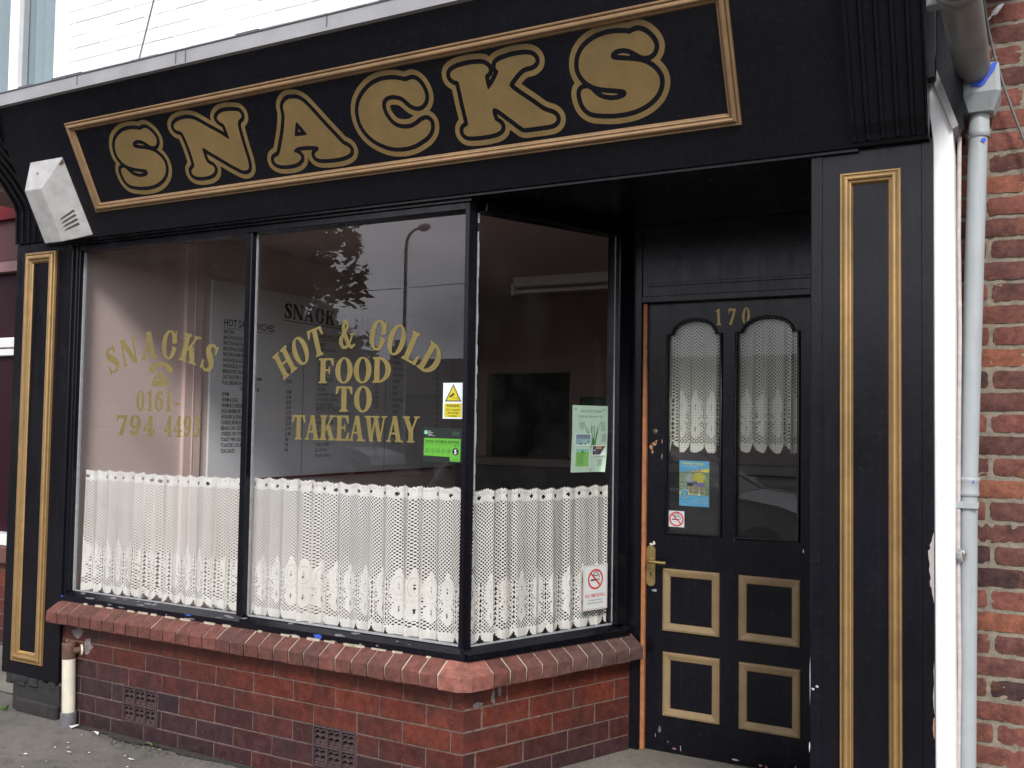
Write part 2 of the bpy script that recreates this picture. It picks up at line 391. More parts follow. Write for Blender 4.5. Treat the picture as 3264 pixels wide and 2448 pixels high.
BLIND = simple('pale_blind_fabric', (0.50, 0.56, 0.58), 0.8, var=0.05); CABLE = simple('grey_cable', (0.13, 0.12, 0.12), 0.6); RUST = simple('rust_brown_pipe', (0.11, 0.055, 0.04), 0.75, var=0.35, scale=30, bump=0.3)
SLATE = simple('dark_roof_tiles', (0.05, 0.045, 0.045), 0.8, var=0.2, scale=3); STEEL = simple('galvanised_steel', (0.20, 0.205, 0.21), 0.5, 0.3); CHROME = simple('bright_steel', (0.55, 0.55, 0.55), 0.3, 0.9)
PEEL = simple('peeled_undercoat', (0.42, 0.38, 0.36), 0.8, var=0.3, scale=50)
NUMG = m_gold('bright_gold_number', (0.36, 0.26, 0.09), (0.44, 0.32, 0.12), 0.5, 0.2); CHIPW = PAPERC
GOLDB = m_gold('brown_gold_border_paint', (0.30, 0.185, 0.095), (0.37, 0.235, 0.125), 0.42, 0.45)
# ------------------------------------------------------------------ lettering from signed distance fields
def catmull(pts, k=5, sharp=0.55):
    P = np.array(pts, float); n = len(P); out = []
    for i in range(n):
        a, b, c, d = P[i-1], P[i], P[(i+1) % n], P[(i+2) % n]
        L = np.linalg.norm(c-b)
        ta = (c-a)*0.5; tb = (d-b)*0.5
        for T in (ta, tb):
            l = np.linalg.norm(T)
            if l > L*1.1: T *= L*1.1/l
        for j in range(k):
            t = j/k; h1 = 2*t**3-3*t*t+1; h2 = -2*t**3+3*t*t; h3 = t**3-2*t*t+t; h4 = t**3-t*t
            out.append(h1*b+h2*c+h3*ta+h4*tb)
    return np.array(out)
def sd_poly(X, Y, P):
    P = np.array(P, float); d = np.full(X.shape, 1e9); ins = np.zeros(X.shape, bool); n = len(P)
    for i in range(n):
        a, b = P[i], P[(i+1) % n]; ex, ey = b-a; wx, wy = X-a[0], Y-a[1]
        t = np.clip((wx*ex+wy*ey)/(ex*ex+ey*ey+1e-18), 0, 1)
        d = np.minimum(d, (wx-ex*t)**2+(wy-ey*t)**2)
        c = ((a[1] <= Y) != (b[1] <= Y))
        with np.errstate(divide='ignore', invalid='ignore'):
            ins ^= c & (X < a[0]+(Y-a[1])*ex/(ey if ey != 0 else 1e-18))
    d = np.sqrt(d); return np.where(ins, -d, d)
def sd_box(X, Y, x0, y0, x1, y1):
    dx = np.abs(X-(x0+x1)/2)-abs(x1-x0)/2; dy = np.abs(Y-(y0+y1)/2)-abs(y1-y0)/2
    return np.hypot(np.maximum(dx, 0), np.maximum(dy, 0))+np.minimum(np.maximum(dx, dy), 0)
def sd_ell(X, Y, cx, cy, a, b):
    x, y = (X-cx)/a, (Y-cy)/b; r = np.hypot(x, y); g = np.hypot(x/a, y/b)+1e-6
    return (r-1)*r/g
def sd_cap(X, Y, pts):
    """chain of round strokes, pts = (x, y, radius)"""
    d = np.full(X.shape, 1e9)
    for (a, b) in zip(pts[:-1], pts[1:]):
        ex, ey = b[0]-a[0], b[1]-a[1]; t = np.clip(((X-a[0])*ex+(Y-a[1])*ey)/(ex*ex+ey*ey+1e-12), 0, 1)
        d = np.minimum(d, np.hypot(X-a[0]-ex*t, Y-a[1]-ey*t)-(a[2]+(b[2]-a[2])*t))
    return d
def march(D, xs, ys):
    """region D < 0 as (verts, faces); full cells in a row are merged"""
    vs, fs = [], []; ny, nx = D.shape; ins = D < 0
    for j in range(ny-1):
        i = 0
        while i < nx-1:
            q = (ins[j, i], ins[j, i+1], ins[j+1, i+1], ins[j+1, i])
            if not any(q): i += 1; continue
            if all(q):
                k = i
                while k < nx-1 and ins[j, k+1] and ins[j+1, k+1]: k += 1
                b = len(vs); vs += [(xs[i], ys[j]), (xs[k], ys[j]), (xs[k], ys[j+1]), (xs[i], ys[j+1])]; fs.append((b, b+1, b+2, b+3)); i = k; continue
            c = [(xs[i], ys[j], D[j, i]), (xs[i+1], ys[j], D[j, i+1]), (xs[i+1], ys[j+1], D[j+1, i+1]), (xs[i], ys[j+1], D[j+1, i])]
            p = []
            for a in range(4):
                A, B = c[a], c[(a+1) % 4]
                if A[2] < 0: p.append((A[0], A[1]))
                if (A[2] < 0) != (B[2] < 0):
                    t = A[2]/(A[2]-B[2]); p.append((A[0]+(B[0]-A[0])*t, A[1]+(B[1]-A[1])*t))
            if len(p) >= 3: b = len(vs); vs += p; fs.append(tuple(range(b, b+len(p))))
            i += 1
    return vs, fs
def sdf_faces(fn, x0, x1, y0, y1, n):
    st = (y1-y0)/n; xs = np.arange(x0, x1+st, st); ys = np.arange(y0, y1+st, st)
    X, Y = np.meshgrid(xs, ys); return march(fn(X, Y), xs, ys)
U_ = lambda *a: np.minimum.reduce(a)
# a bold condensed bracketed serif alphabet; cap height 1
T, tn, H, SO = 0.185, 0.065, 0.05, 0.07
def stem(X, Y, x, w=T, top=True, bot=True, so=SO):
    d = [sd_box(X, Y, x, 0, x+w, 1)]
    for on, y0, y1, sg in ((bot, 0, H, 1), (top, 1-H, 1, -1)):
        if on:
            d.append(sd_box(X, Y, x-so, y0, x+w+so, y1))
            yb = H if sg > 0 else 1-H
            d.append(sd_poly(X, Y, [(x-so*0.6, yb), (x, yb+sg*0.05), (x+w, yb+sg*0.05), (x+w+so*0.6, yb)]))
    return U_(*d)
def dg(X, Y, x0, y0, x1, y1, w): return sd_poly(X, Y, [(x0, y0), (x0+w, y0), (x1+w, y1), (x1, y1)])
def bowl(X, Y, w, T=T, thin=0.05):
    return np.maximum(sd_ell(X, Y, w/2, 0.5, w/2, 0.52), -sd_ell(X, Y, w/2, 0.5, w/2-T, 0.52-thin))
def gO(X, Y): return bowl(X, Y, 0.68)
def gC(X, Y):
    o = np.maximum(bowl(X, Y, 0.66), -sd_poly(X, Y, [(0.36, 0.5), (0.9, 0.66), (0.9, 0.30)]))
    return U_(o, sd_box(X, Y, 0.575, 0.66, 0.625, 1.0), sd_ell(X, Y, 0.56, 0.735, 0.06, 0.09), sd_cap(X, Y, [(0.615, 0.33, .02), (0.56, 0.16, .03), (0.45, 0.03, .035)]))
def gS(X, Y):
    sp = [(0.47, 0.76, .03), (0.44, 0.88, .035), (0.34, 0.965, .035), (0.24, 0.955, .045), (0.145, 0.88, .065), (0.125, 0.77, .085), (0.17, 0.66, .10), (0.29, 0.53, .115), (0.40, 0.40, .105), (0.455, 0.27, .085), (0.43, 0.13, .06), (0.33, 0.04, .04), (0.22, 0.03, .035), (0.11, 0.11, .03), (0.06, 0.27, .025)]
    return U_(sd_cap(X, Y, sp), sd_box(X, Y, 0.455, 0.70, 0.50, 1.0), sd_box(X, Y, 0.035, 0.0, 0.08, 0.32))
def gN(X, Y): return U_(stem(X, Y, 0.06, tn, so=.06), stem(X, Y, 0.60, tn, True, False, so=.07), dg(X, Y, 0.50, 0, 0.02, 1, T), sd_box(X, Y, 0.6, 0, 0.665, 0.3))
def gA(X, Y): return U_(dg(X, Y, 0.06, 0, 0.30, 1, tn), dg(X, Y, 0.46, 0, 0.26, 1, T), sd_box(X, Y, 0.16, 0.30, 0.54, 0.36), sd_box(X, Y, 0.0, 0, 0.20, H), sd_box(X, Y, 0.38, 0, 0.74, H))
def gK(X, Y): return U_(stem(X, Y, 0.07), dg(X, Y, 0.24, 0.42, 0.56, 1, tn*1.2), dg(X, Y, 0.50, 0, 0.30, 0.60, T), sd_box(X, Y, 0.46, 1-H, 0.74, 1), sd_box(X, Y, 0.43, 0, 0.77, H))
def gH(X, Y): return U_(stem(X, Y, 0.07), stem(X, Y, 0.49), sd_box(X, Y, 0.2, 0.48, 0.55, 0.545))
def gT(X, Y): return U_(stem(X, Y, 0.24, T, False), sd_box(X, Y, 0.02, 1-tn, 0.645, 1), sd_poly(X, Y, [(0.02, 1), (0.0, 0.70), (0.045, 0.70), (0.13, 1-tn)]), sd_poly(X, Y, [(0.645, 1), (0.665, 0.70), (0.62, 0.70), (0.535, 1-tn)]))
def gL(X, Y): return U_(stem(X, Y, 0.07), sd_box(X, Y, 0.1, 0, 0.60, tn), sd_poly(X, Y, [(0.62, 0.34), (0.585, 0.34), (0.46, tn), (0.46, 0), (0.60, 0)]))
def gD(X, Y):
    b = np.maximum(np.maximum(sd_ell(X, Y, 0.20, 0.5, 0.49, 0.5), -sd_ell(X, Y, 0.20, 0.5, 0.30, 0.44)), 0.2-X)
    return U_(stem(X, Y, 0.07), b, sd_box(X, Y, 0.1, 0, 0.25, 0.06), sd_box(X, Y, 0.1, 0.94, 0.25, 1))
def gF(X, Y): return U_(stem(X, Y, 0.07), sd_box(X, Y, 0.1, 1-tn, 0.58, 1), sd_poly(X, Y, [(0.58, 1), (0.60, 0.70), (0.56, 0.70), (0.46, 1-tn)]), sd_box(X, Y, 0.2, 0.49, 0.42, 0.55), sd_box(X, Y, 0.41, 0.38, 0.45, 0.66))
def gE(X, Y): return U_(gF(X, Y), sd_box(X, Y, 0.1, 0, 0.60, tn), sd_poly(X, Y, [(0.625, 0.32), (0.585, 0.32), (0.47, tn), (0.47, 0), (0.60, 0)]))
def gW(X, Y): return U_(dg(X, Y, 0.22, 0, 0.05, 1, T*.9), dg(X, Y, 0.27, 0, 0.45, 1, tn), dg(X, Y, 0.60, 0, 0.40, 1, T*.9), dg(X, Y, 0.66, 0, 0.86, 1, tn), sd_box(X, Y, -0.02, 1-H, 0.30, 1), sd_box(X, Y, 0.34, 1-H, 0.66, 1), sd_box(X, Y, 0.77, 1-H, 1.0, 1))
def gY(X, Y): return U_(sd_box(X, Y, 0.26, 0, 0.26+T, 0.45), dg(X, Y, 0.26, 0.40, 0.03, 1, T), dg(X, Y, 0.34, 0.40, 0.58, 1, tn), sd_box(X, Y, -0.02, 1-H, 0.28, 1), sd_box(X, Y, 0.49, 1-H, 0.72, 1), sd_box(X, Y, 0.19, 0, 0.26+T+.07, H))
def gM(X, Y): return U_(stem(X, Y, 0.06, tn, so=.06), stem(X, Y, 0.66, T), dg(X, Y, 0.36, 0, 0.04, 1, T), dg(X, Y, 0.42, 0, 0.70, 1, tn))
def gU(X, Y):
    return U_(np.maximum(np.maximum(sd_ell(X, Y, 0.37, 0.3, 0.30, 0.31), -sd_ell(X, Y, 0.39, 0.32, 0.17, 0.24)), Y-0.3), sd_box(X, Y, 0.07, 0.28, 0.07+T, 1), sd_box(X, Y, 0.605, 0.28, 0.67, 1), sd_box(X, Y, 0, 1-H, 0.33, 1), sd_box(X, Y, 0.53, 1-H, 0.74, 1))
def gAmp(X, Y):
    return U_(sd_cap(X, Y, [(0.66, 0.10, .035), (0.55, 0.03, .045), (0.42, 0.12, .07), (0.24, 0.62, .07), (0.22, 0.80, .055), (0.29, 0.94, .04), (0.38, 0.93, .04), (0.42, 0.80, .045), (0.36, 0.66, .04), (0.20, 0.50, .05), (0.10, 0.34, .075), (0.10, 0.20, .075), (0.18, 0.06, .05), (0.30, 0.04, .04), (0.45, 0.15, .035), (0.56, 0.36, .03), (0.60, 0.48, .03)]), sd_box(X, Y, 0.50, 0.46, 0.70, 0.505))
def g0(X, Y): return np.maximum(sd_ell(X, Y, 0.27, 0.5, 0.27, 0.51), -sd_ell(X, Y, 0.27, 0.5, 0.11, 0.45))
def g1(X, Y): return U_(sd_box(X, Y, 0.16, 0, 0.33, 1), sd_box(X, Y, 0.07, 0, 0.42, H), sd_poly(X, Y, [(0.33, 1), (0.05, 0.88), (0.05, 0.83), (0.2, 0.86)]))
def g6(X, Y): return U_(np.maximum(sd_ell(X, Y, 0.27, 0.32, 0.265, 0.33), -sd_ell(X, Y, 0.27, 0.31, 0.11, 0.26)), sd_cap(X, Y, [(0.09, 0.33, .085), (0.10, 0.55, .08), (0.17, 0.80, .065), (0.30, 0.94, .05), (0.40, 0.93, .05), (0.44, 0.83, .055)]))
def g9(X, Y): return g6(0.54-X, 1-Y)
def g7(X, Y): return U_(sd_box(X, Y, 0.03, 0.86, 0.52, 1), sd_poly(X, Y, [(0.52, 1), (0.52, 0.9), (0.33, 0.0), (0.13, 0.0), (0.40, 0.88)]), sd_box(X, Y, 0.02, 0.70, 0.06, 1))
def g4(X, Y): return U_(sd_box(X, Y, 0.28, 0, 0.44, 1), sd_box(X, Y, 0.0, 0.24, 0.55, 0.31), dg(X, Y, 0.0, 0.26, 0.34, 1, tn), sd_box(X, Y, 0.19, 0, 0.53, H))
def g3(X, Y): return sd_cap(X, Y, [(0.07, 0.80, .06), (0.13, 0.92, .045), (0.27, 0.95, .045), (0.38, 0.86, .07), (0.39, 0.72, .075), (0.32, 0.58, .05), (0.20, 0.53, .035), (0.33, 0.50, .045), (0.42, 0.38, .08), (0.43, 0.22, .085), (0.34, 0.08, .055), (0.20, 0.04, .045), (0.09, 0.11, .055), (0.07, 0.2, .06)])
def gDash(X, Y): return sd_box(X, Y, 0.03, 0.30, 0.33, 0.40)
def gAp(X, Y): return sd_cap(X, Y, [(0.1, 0.95, .06), (0.06, 0.75, .02)])
GL = {'S': (gS, .54), 'N': (gN, .73), 'A': (gA, .74), 'C': (gC, .67), 'K': (gK, .78), 'H': (gH, .74), 'O': (gO, .68), 'T': (gT, .67), 'L': (gL, .63), 'D': (gD, .70), 'F': (gF, .62), 'E': (gE, .64), 'W': (gW, 1.0), 'Y': (gY, .72), 'M': (gM, .92), 'U': (gU, .74), '&': (gAmp, .72), '0': (g0, .54), '1': (g1, .46), '6': (g6, .54), '9': (g9, .54), '7': (g7, .54), '4': (g4, .56), '3': (g3, .53), '-': (gDash, .36)}
GCACHE = {}
def glyph(ch):
    if ch not in GCACHE:
        fn, w = GL[ch]; GCACHE[ch] = sdf_faces(lambda X, Y: fn(X, Y)-0.011, -0.1, w+0.12, -0.05, 1.07, 84)+(w,)
    return GCACHE[ch]
def put_glyph(mb, ch, F, u, v, cap, xs=1.0, rot=0.0, h=0.0):
    """glyph with its baseline-centre at (u, v) in frame F"""
    vs, fs, w = glyph(ch); c, s = math.cos(rot), math.sin(rot); P = []
    for (x, y) in vs:
        a, b = (x-w/2)*cap*xs, y*cap
        P.append(F(u+a*c-b*s, v+a*s+b*c, h))
    mb.add(P, fs)
def serif_line(text, F, u0, u1, v, cap, h, each, gap=0.09):
    """set text between u0 and u1; calls each(char, mb) per glyph"""
    ws = [0.42 if c == ' ' else GL[c][1] for c in text]; tot = sum(ws)+gap*(len(text)-1); xs = (u1-u0)/(tot*cap); u = u0
    for c, w in zip(text, ws):
        if c != ' ':
            mb = MB(); put_glyph(mb, c, F, u+w*cap*xs/2, v, cap, xs, 0, h); each(c, mb)
        u += (w+gap)*cap*xs
def sans(mb, text, F, u, v, size, xs=1.0, h=0.0, align='LEFT', col=(1, 1, 1), bold=0.0, slope=0.0):
    """plain lettering with the built-in font; size is roughly the cap height"""
    cu = bpy.data.curves.new('lettering', 'FONT'); cu.body = text; cu.size = size/0.72; cu.align_x = align; cu.resolution_u = 2
    if bold: cu.offset = bold*size
    ob = bpy.data.objects.new('lettering', cu); COL.objects.link(ob)
    dg_ = bpy.context.evaluated_depsgraph_get(); dg_.update()
    me = bpy.data.meshes.new_from_object(ob.evaluated_get(dg_))
    P = [F(u+p.co.x*xs, v+p.co.y+p.co.x*xs*slope, h) for p in me.vertices]
    mb.add(P, [tuple(p.vertices) for p in me.polygons], col)
    bpy.data.objects.remove(ob); bpy.data.curves.remove(cu); bpy.data.meshes.remove(me)
def disc(mb, F, u, v, r, h, col, r2=0.0, n=28, sq=1.0):
    o = [F(u+r*math.cos(2*PI*k/n), v+r*sq*math.sin(2*PI*k/n), h) for k in range(n)]
    if r2 <= 0: mb.add(o, [tuple(range(n))], col)
    else:
        i = [F(u+r2*math.cos(2*PI*k/n), v+r2*sq*math.sin(2*PI*k/n), h) for k in range(n)]
        mb.add(o+i, [(k, (k+1) % n, n+(k+1) % n, n+k) for k in range(n)], col)
def rect(mb, F, u0, v0, u1, v1, h, col): mb.add([F(u0, v0, h), F(u1, v0, h), F(u1, v1, h), F(u0, v1, h)], [(0, 1, 2, 3)], col)
def polyf(mb, F, pts, h, col): mb.add([F(a, b, h) for a, b in pts], [tuple(range(len(pts)))], col)
def strokef(mb, F, pts, w, h, col):
    for a, b in zip(pts[:-1], pts[1:]):
        d = np.array(b)-np.array(a); L = np.hypot(*d)+1e-9; n = np.array((-d[1], d[0]))/L*w/2; e = d/L*w*0.3
        polyf(mb, F, [tuple(a-e+n), tuple(a-e-n), tuple(b+e-n), tuple(b+e+n)], h, col); h += 0.00004
def blob(mb, F, u, v, ru, rv, h, col=(1, 1, 1), seed=0, n=11):
    r = random.Random(seed)
    polyf(mb, F, [(u+ru*math.cos(2*PI*k/n)*(0.55+0.6*r.random()), v+rv*math.sin(2*PI*k/n)*(0.55+0.6*r.random())) for k in range(n)], h, col)
# outlines of the sign writer's letters, metres on the fascia (x, distance up the slope)
SIGN = {
  'S': [(-1.178, 0.485), (-1.165, 0.488), (-1.152, 0.490), (-1.140, 0.488), (-1.124, 0.479), (-1.109, 0.464), (-1.099, 0.447), (-1.096, 0.430), (-1.104, 0.414), (-1.117, 0.406), (-1.133, 0.406), (-1.147, 0.410), (-1.161, 0.420), (-1.177, 0.432), (-1.196, 0.441), (-1.216, 0.445), (-1.236, 0.444), (-1.252, 0.438), (-1.260, 0.427), (-1.258, 0.415), (-1.248, 0.408), (-1.218, 0.401), (-1.183, 0.393), (-1.149, 0.383), (-1.123, 0.367), (-1.104, 0.347), (-1.094, 0.326), (-1.094, 0.307), (-1.100, 0.289), (-1.113, 0.270), (-1.136, 0.252), (-1.163, 0.239), (-1.198, 0.229), (-1.239, 0.225), (-1.284, 0.226), (-1.325, 0.232), (-1.357, 0.239), (-1.374, 0.248), (-1.388, 0.264), (-1.395, 0.287), (-1.396, 0.309), (-1.391, 0.322), (-1.379, 0.327), (-1.366, 0.325), (-1.356, 0.318), (-1.345, 0.304), (-1.331, 0.291), (-1.312, 0.280), (-1.286, 0.272), (-1.260, 0.270), (-1.239, 0.273), (-1.224, 0.280), (-1.220, 0.290), (-1.225, 0.301), (-1.238, 0.307), (-1.269, 0.314), (-1.304, 0.322), (-1.335, 0.333), (-1.359, 0.348), (-1.377, 0.369), (-1.386, 0.393), (-1.385, 0.416), (-1.377, 0.439), (-1.359, 0.462), (-1.335, 0.478), (-1.301, 0.491), (-1.264, 0.496), (-1.228, 0.495), (-1.198, 0.490)],
  'K': [(-1.789, 0.481), (-1.770, 0.476), (-1.757, 0.465), (-1.754, 0.454), (-1.758, 0.446), (-1.771, 0.440), (-1.776, 0.428), (-1.775, 0.386), (-1.770, 0.383), (-1.744, 0.403), (-1.724, 0.425), (-1.712, 0.441), (-1.716, 0.448), (-1.720, 0.460), (-1.715, 0.471), (-1.700, 0.478), (-1.674, 0.482), (-1.640, 0.485), (-1.606, 0.484), (-1.582, 0.481), (-1.564, 0.474), (-1.555, 0.462), (-1.558, 0.451), (-1.574, 0.443), (-1.593, 0.442), (-1.611, 0.439), (-1.633, 0.428), (-1.660, 0.408), (-1.678, 0.391), (-1.679, 0.381), (-1.673, 0.372), (-1.635, 0.338), (-1.599, 0.308), (-1.564, 0.277), (-1.544, 0.265), (-1.524, 0.256), (-1.512, 0.244), (-1.514, 0.232), (-1.525, 0.224), (-1.542, 0.221), (-1.587, 0.221), (-1.646, 0.222), (-1.657, 0.226), (-1.683, 0.250), (-1.719, 0.283), (-1.743, 0.304), (-1.759, 0.313), (-1.770, 0.310), (-1.774, 0.298), (-1.772, 0.280), (-1.770, 0.267), (-1.760, 0.258), (-1.750, 0.249), (-1.748, 0.237), (-1.757, 0.227), (-1.777, 0.221), (-1.814, 0.218), (-1.861, 0.219), (-1.897, 0.223), (-1.912, 0.231), (-1.916, 0.243), (-1.910, 0.255), (-1.891, 0.264), (-1.888, 0.275), (-1.888, 0.296), (-1.890, 0.350), (-1.890, 0.396), (-1.891, 0.426), (-1.895, 0.435), (-1.906, 0.439), (-1.919, 0.449), (-1.922, 0.461), (-1.915, 0.472), (-1.893, 0.480), (-1.856, 0.484), (-1.821, 0.484)],
  'A': [(-2.699, 0.484), (-2.676, 0.477), (-2.655, 0.461), (-2.633, 0.434), (-2.603, 0.392), (-2.573, 0.350), (-2.542, 0.309), (-2.518, 0.276), (-2.505, 0.263), (-2.490, 0.255), (-2.479, 0.242), (-2.484, 0.229), (-2.505, 0.221), (-2.542, 0.216), (-2.600, 0.217), (-2.647, 0.222), (-2.665, 0.230), (-2.669, 0.242), (-2.660, 0.251), (-2.644, 0.257), (-2.639, 0.267), (-2.647, 0.276), (-2.677, 0.282), (-2.721, 0.286), (-2.754, 0.285), (-2.776, 0.275), (-2.775, 0.264), (-2.759, 0.257), (-2.748, 0.244), (-2.753, 0.233), (-2.772, 0.222), (-2.806, 0.217), (-2.849, 0.218), (-2.880, 0.224), (-2.897, 0.235), (-2.898, 0.248), (-2.887, 0.257), (-2.869, 0.261), (-2.854, 0.275), (-2.830, 0.312), (-2.799, 0.365), (-2.777, 0.412), (-2.771, 0.436), (-2.768, 0.460), (-2.756, 0.475), (-2.732, 0.486)],
  'AH': [(-2.721, 0.390), (-2.728, 0.384), (-2.751, 0.334), (-2.746, 0.330), (-2.688, 0.328), (-2.680, 0.332), (-2.690, 0.349), (-2.711, 0.380)],
  'C': [(-2.181, 0.483), (-2.155, 0.476), (-2.130, 0.468), (-2.114, 0.470), (-2.094, 0.471), (-2.077, 0.461), (-2.063, 0.441), (-2.056, 0.416), (-2.058, 0.394), (-2.071, 0.377), (-2.091, 0.368), (-2.110, 0.370), (-2.127, 0.379), (-2.143, 0.395), (-2.158, 0.411), (-2.179, 0.422), (-2.209, 0.429), (-2.239, 0.426), (-2.260, 0.412), (-2.268, 0.392), (-2.267, 0.365), (-2.256, 0.337), (-2.239, 0.313), (-2.215, 0.297), (-2.181, 0.288), (-2.149, 0.288), (-2.118, 0.297), (-2.096, 0.307), (-2.073, 0.310), (-2.060, 0.299), (-2.061, 0.281), (-2.072, 0.263), (-2.092, 0.247), (-2.119, 0.236), (-2.155, 0.224), (-2.197, 0.219), (-2.237, 0.221), (-2.276, 0.229), (-2.317, 0.248), (-2.351, 0.272), (-2.376, 0.303), (-2.389, 0.335), (-2.391, 0.369), (-2.384, 0.399), (-2.366, 0.428), (-2.337, 0.453), (-2.297, 0.475), (-2.253, 0.486), (-2.216, 0.487)],
  'N': [(-3.325, 0.485), (-3.296, 0.478), (-3.267, 0.462), (-3.219, 0.430), (-3.166, 0.397), (-3.121, 0.365), (-3.118, 0.377), (-3.121, 0.415), (-3.126, 0.436), (-3.141, 0.445), (-3.154, 0.461), (-3.148, 0.472), (-3.120, 0.484), (-3.073, 0.484), (-3.023, 0.475), (-3.012, 0.463), (-3.016, 0.450), (-3.038, 0.438), (-3.048, 0.419), (-3.051, 0.372), (-3.051, 0.314), (-3.050, 0.269), (-3.054, 0.238), (-3.063, 0.225), (-3.083, 0.221), (-3.104, 0.227), (-3.157, 0.259), (-3.213, 0.297), (-3.258, 0.327), (-3.283, 0.346), (-3.296, 0.349), (-3.299, 0.327), (-3.297, 0.291), (-3.285, 0.273), (-3.266, 0.262), (-3.261, 0.247), (-3.273, 0.233), (-3.301, 0.223), (-3.342, 0.221), (-3.379, 0.225), (-3.402, 0.236), (-3.405, 0.253), (-3.396, 0.261), (-3.378, 0.272), (-3.374, 0.289), (-3.374, 0.350), (-3.380, 0.404), (-3.385, 0.426), (-3.395, 0.438), (-3.416, 0.446), (-3.427, 0.459), (-3.420, 0.472), (-3.394, 0.483), (-3.358, 0.487)]}
# ------------------------------------------------------------------ ground
def flat(name, x0, x1, y0, y1, z, m):
    mb = MB(); mb.quad((x0, y0, z), (x1, y0, z), (x1, y1, z), (x0, y1, z)); o = mb.build(name, m); o['kind'] = 'structure'; return o
def grid_ground():
    nx, ny = 150, 70; xs = np.linspace(-16, 9, nx); ys = np.linspace(-4.8, 1.2, ny); X, Y = np.meshgrid(xs, ys)
    Z = -0.025+0.006*np.sin(X*2.1+Y*1.3)+0.004*np.sin(X*5.3-Y*4.1)+RNG.normal(0, 0.0012, X.shape)
    Z -= 0.012*np.clip((X+4.4)/2.6, 0, 1)
    v = np.stack([X.ravel(), Y.ravel(), Z.ravel()], 1)
    i = np.arange(nx*ny).reshape(ny, nx); f = np.stack([i[:-1, :-1], i[:-1, 1:], i[1:, 1:], i[1:, :-1]], -1).reshape(-1, 4)
    o = np_mesh('pavement', v, f, ASPH, smooth=True); o['kind'] = 'structure'
grid_ground()
KERB = MB(); KERB.box(-40, 30, -4.95, -4.8, -0.2, -0.02, bev=0.015); KERB.build('kerb', CONC)['kind'] = 'structure'
flat('road', -120, 80, -21.0, -4.95, -0.14, ROADM)
k2 = MB(); k2.box(-120, 80, -21.15, -21.0, -0.2, -0.02, bev=0.015); k2.build('far_kerb', CONC)['kind'] = 'structure'
flat('far_pavement', -120, 80, -24.0, -21.15, -0.03, ASPH)
flat('ground', -900, 900, -900, 900, -0.21, simple('dull_grass', (0.05, 0.06, 0.025), 0.9, var=0.3, scale=2))
rm = MB()
for k in range(14): rm.quad((-50+6*k, -13.05, -0.135), (-48+6*k, -13.05, -0.135), (-48+6*k, -12.93, -0.135), (-50+6*k, -12.93, -0.135))
rm.build('road_markings', WPAINT)['kind'] = 'structure'

# ------------------------------------------------------------------ the shop
SHOP = thing('snack_shop', 'black and gold painted corner café shopfront with white painted upper storey', 'shop', (-2.5, 0.5, 0))
def brick_rows(mb, F, rows, u0, u1, pitch, joint, depth, colf, skip=(), jit=0.0, bev=0.003, hj=None, nsub=1):
    """running-bond bricks; rows = [(v0, v1, joint offset)]"""
    hj = joint if hj is None else hj
    for ri, (v0, v1, off) in enumerate(rows):
        u = off-pitch*math.ceil((off-u0)/pitch)
        while u < u1:
            a, b = max(u+joint/2, u0), min(u+pitch-joint/2, u1); c, d = v0+hj/2, v1-hj/2
            segs = [(a, b)]
            for (s0, t0, s1, t1) in skip:
                if c < t1-0.004 and d > t0+0.004:
                    ns = []
                    for (p, q) in segs:
                        if q <= s0-joint or p >= s1+joint: ns.append((p, q)); continue
                        if p < s0-joint: ns.append((p, s0-joint))
                        if q > s1+joint: ns.append((s1+joint, q))
                    segs = ns
            for (p, q) in segs:
                if q-p < 0.010: continue
                cm = colf((p+q)/2, (c+d)/2)
                J = lambda: random.uniform(-jit, jit)
                if nsub == 1:
                    P = [F(p+J(), c+J(), 0), F(q+J(), c+J(), 0), F(q+J(), d+J(), 0), F(p+J(), d+J(), 0)]
                    hh = depth+J()*0.6
                    Q = [F(p+bev+J()*.5, c+bev+J()*.5, hh), F(q-bev+J()*.5, c+bev+J()*.5, hh), F(q-bev+J()*.5, d-bev+J()*.5, hh), F(p+bev+J()*.5, d-bev+J()*.5, hh)]
                    mb.add(P+Q, [(4, 5, 6, 7), (0, 1, 5, 4), (1, 2, 6, 5), (2, 3, 7, 6), (3, 0, 4, 7)], cm)
                else:            # worn brick with an uneven outline and face
                    nu, nv = max(2, int((q-p)/0.022)), 4
                    vs = []; hh = depth+J()
                    for j in range(nv+1):
                        for i in range(nu+1):
                            a_, b_ = i/nu, j/nv
                            eu = min(a_, 1-a_)*(q-p); ev = min(b_, 1-b_)*(d-c); e = min(eu, ev)
                            edge = (i in (0, nu)) + (j in (0, nv))
                            hgt = hh*(0.72 if edge else 1.0)+random.uniform(-1, 1)*jit*0.5
                            if edge == 2: hgt = hh*0.45
                            in_u = (0.5-a_)*2*(0.004 if edge == 2 else 0)
                            vs.append(F(p+(q-p)*a_+J()*0.6+in_u, c+(d-c)*b_+J()*0.6, hgt))
                    w = nu+1
                    mb.add(vs, [(j*w+i, j*w+i+1, (j+1)*w+i+1, (j+1)*w+i) for j in range(nv) for i in range(nu)], cm, True)
            u += pitch

class CHIPS:
    """each flake of bare or old paint is a small part of its own"""
    def __init__(s, parent, name='paint_chip', mat=None): s.p = parent; s.n = name; s.m = mat or PAPERC
    def add(s, vs, fs, col=(1, 1, 1), smooth=False):
        m = MB(); m.add(vs, fs, col); m.build(s.n, s.m, s.p)
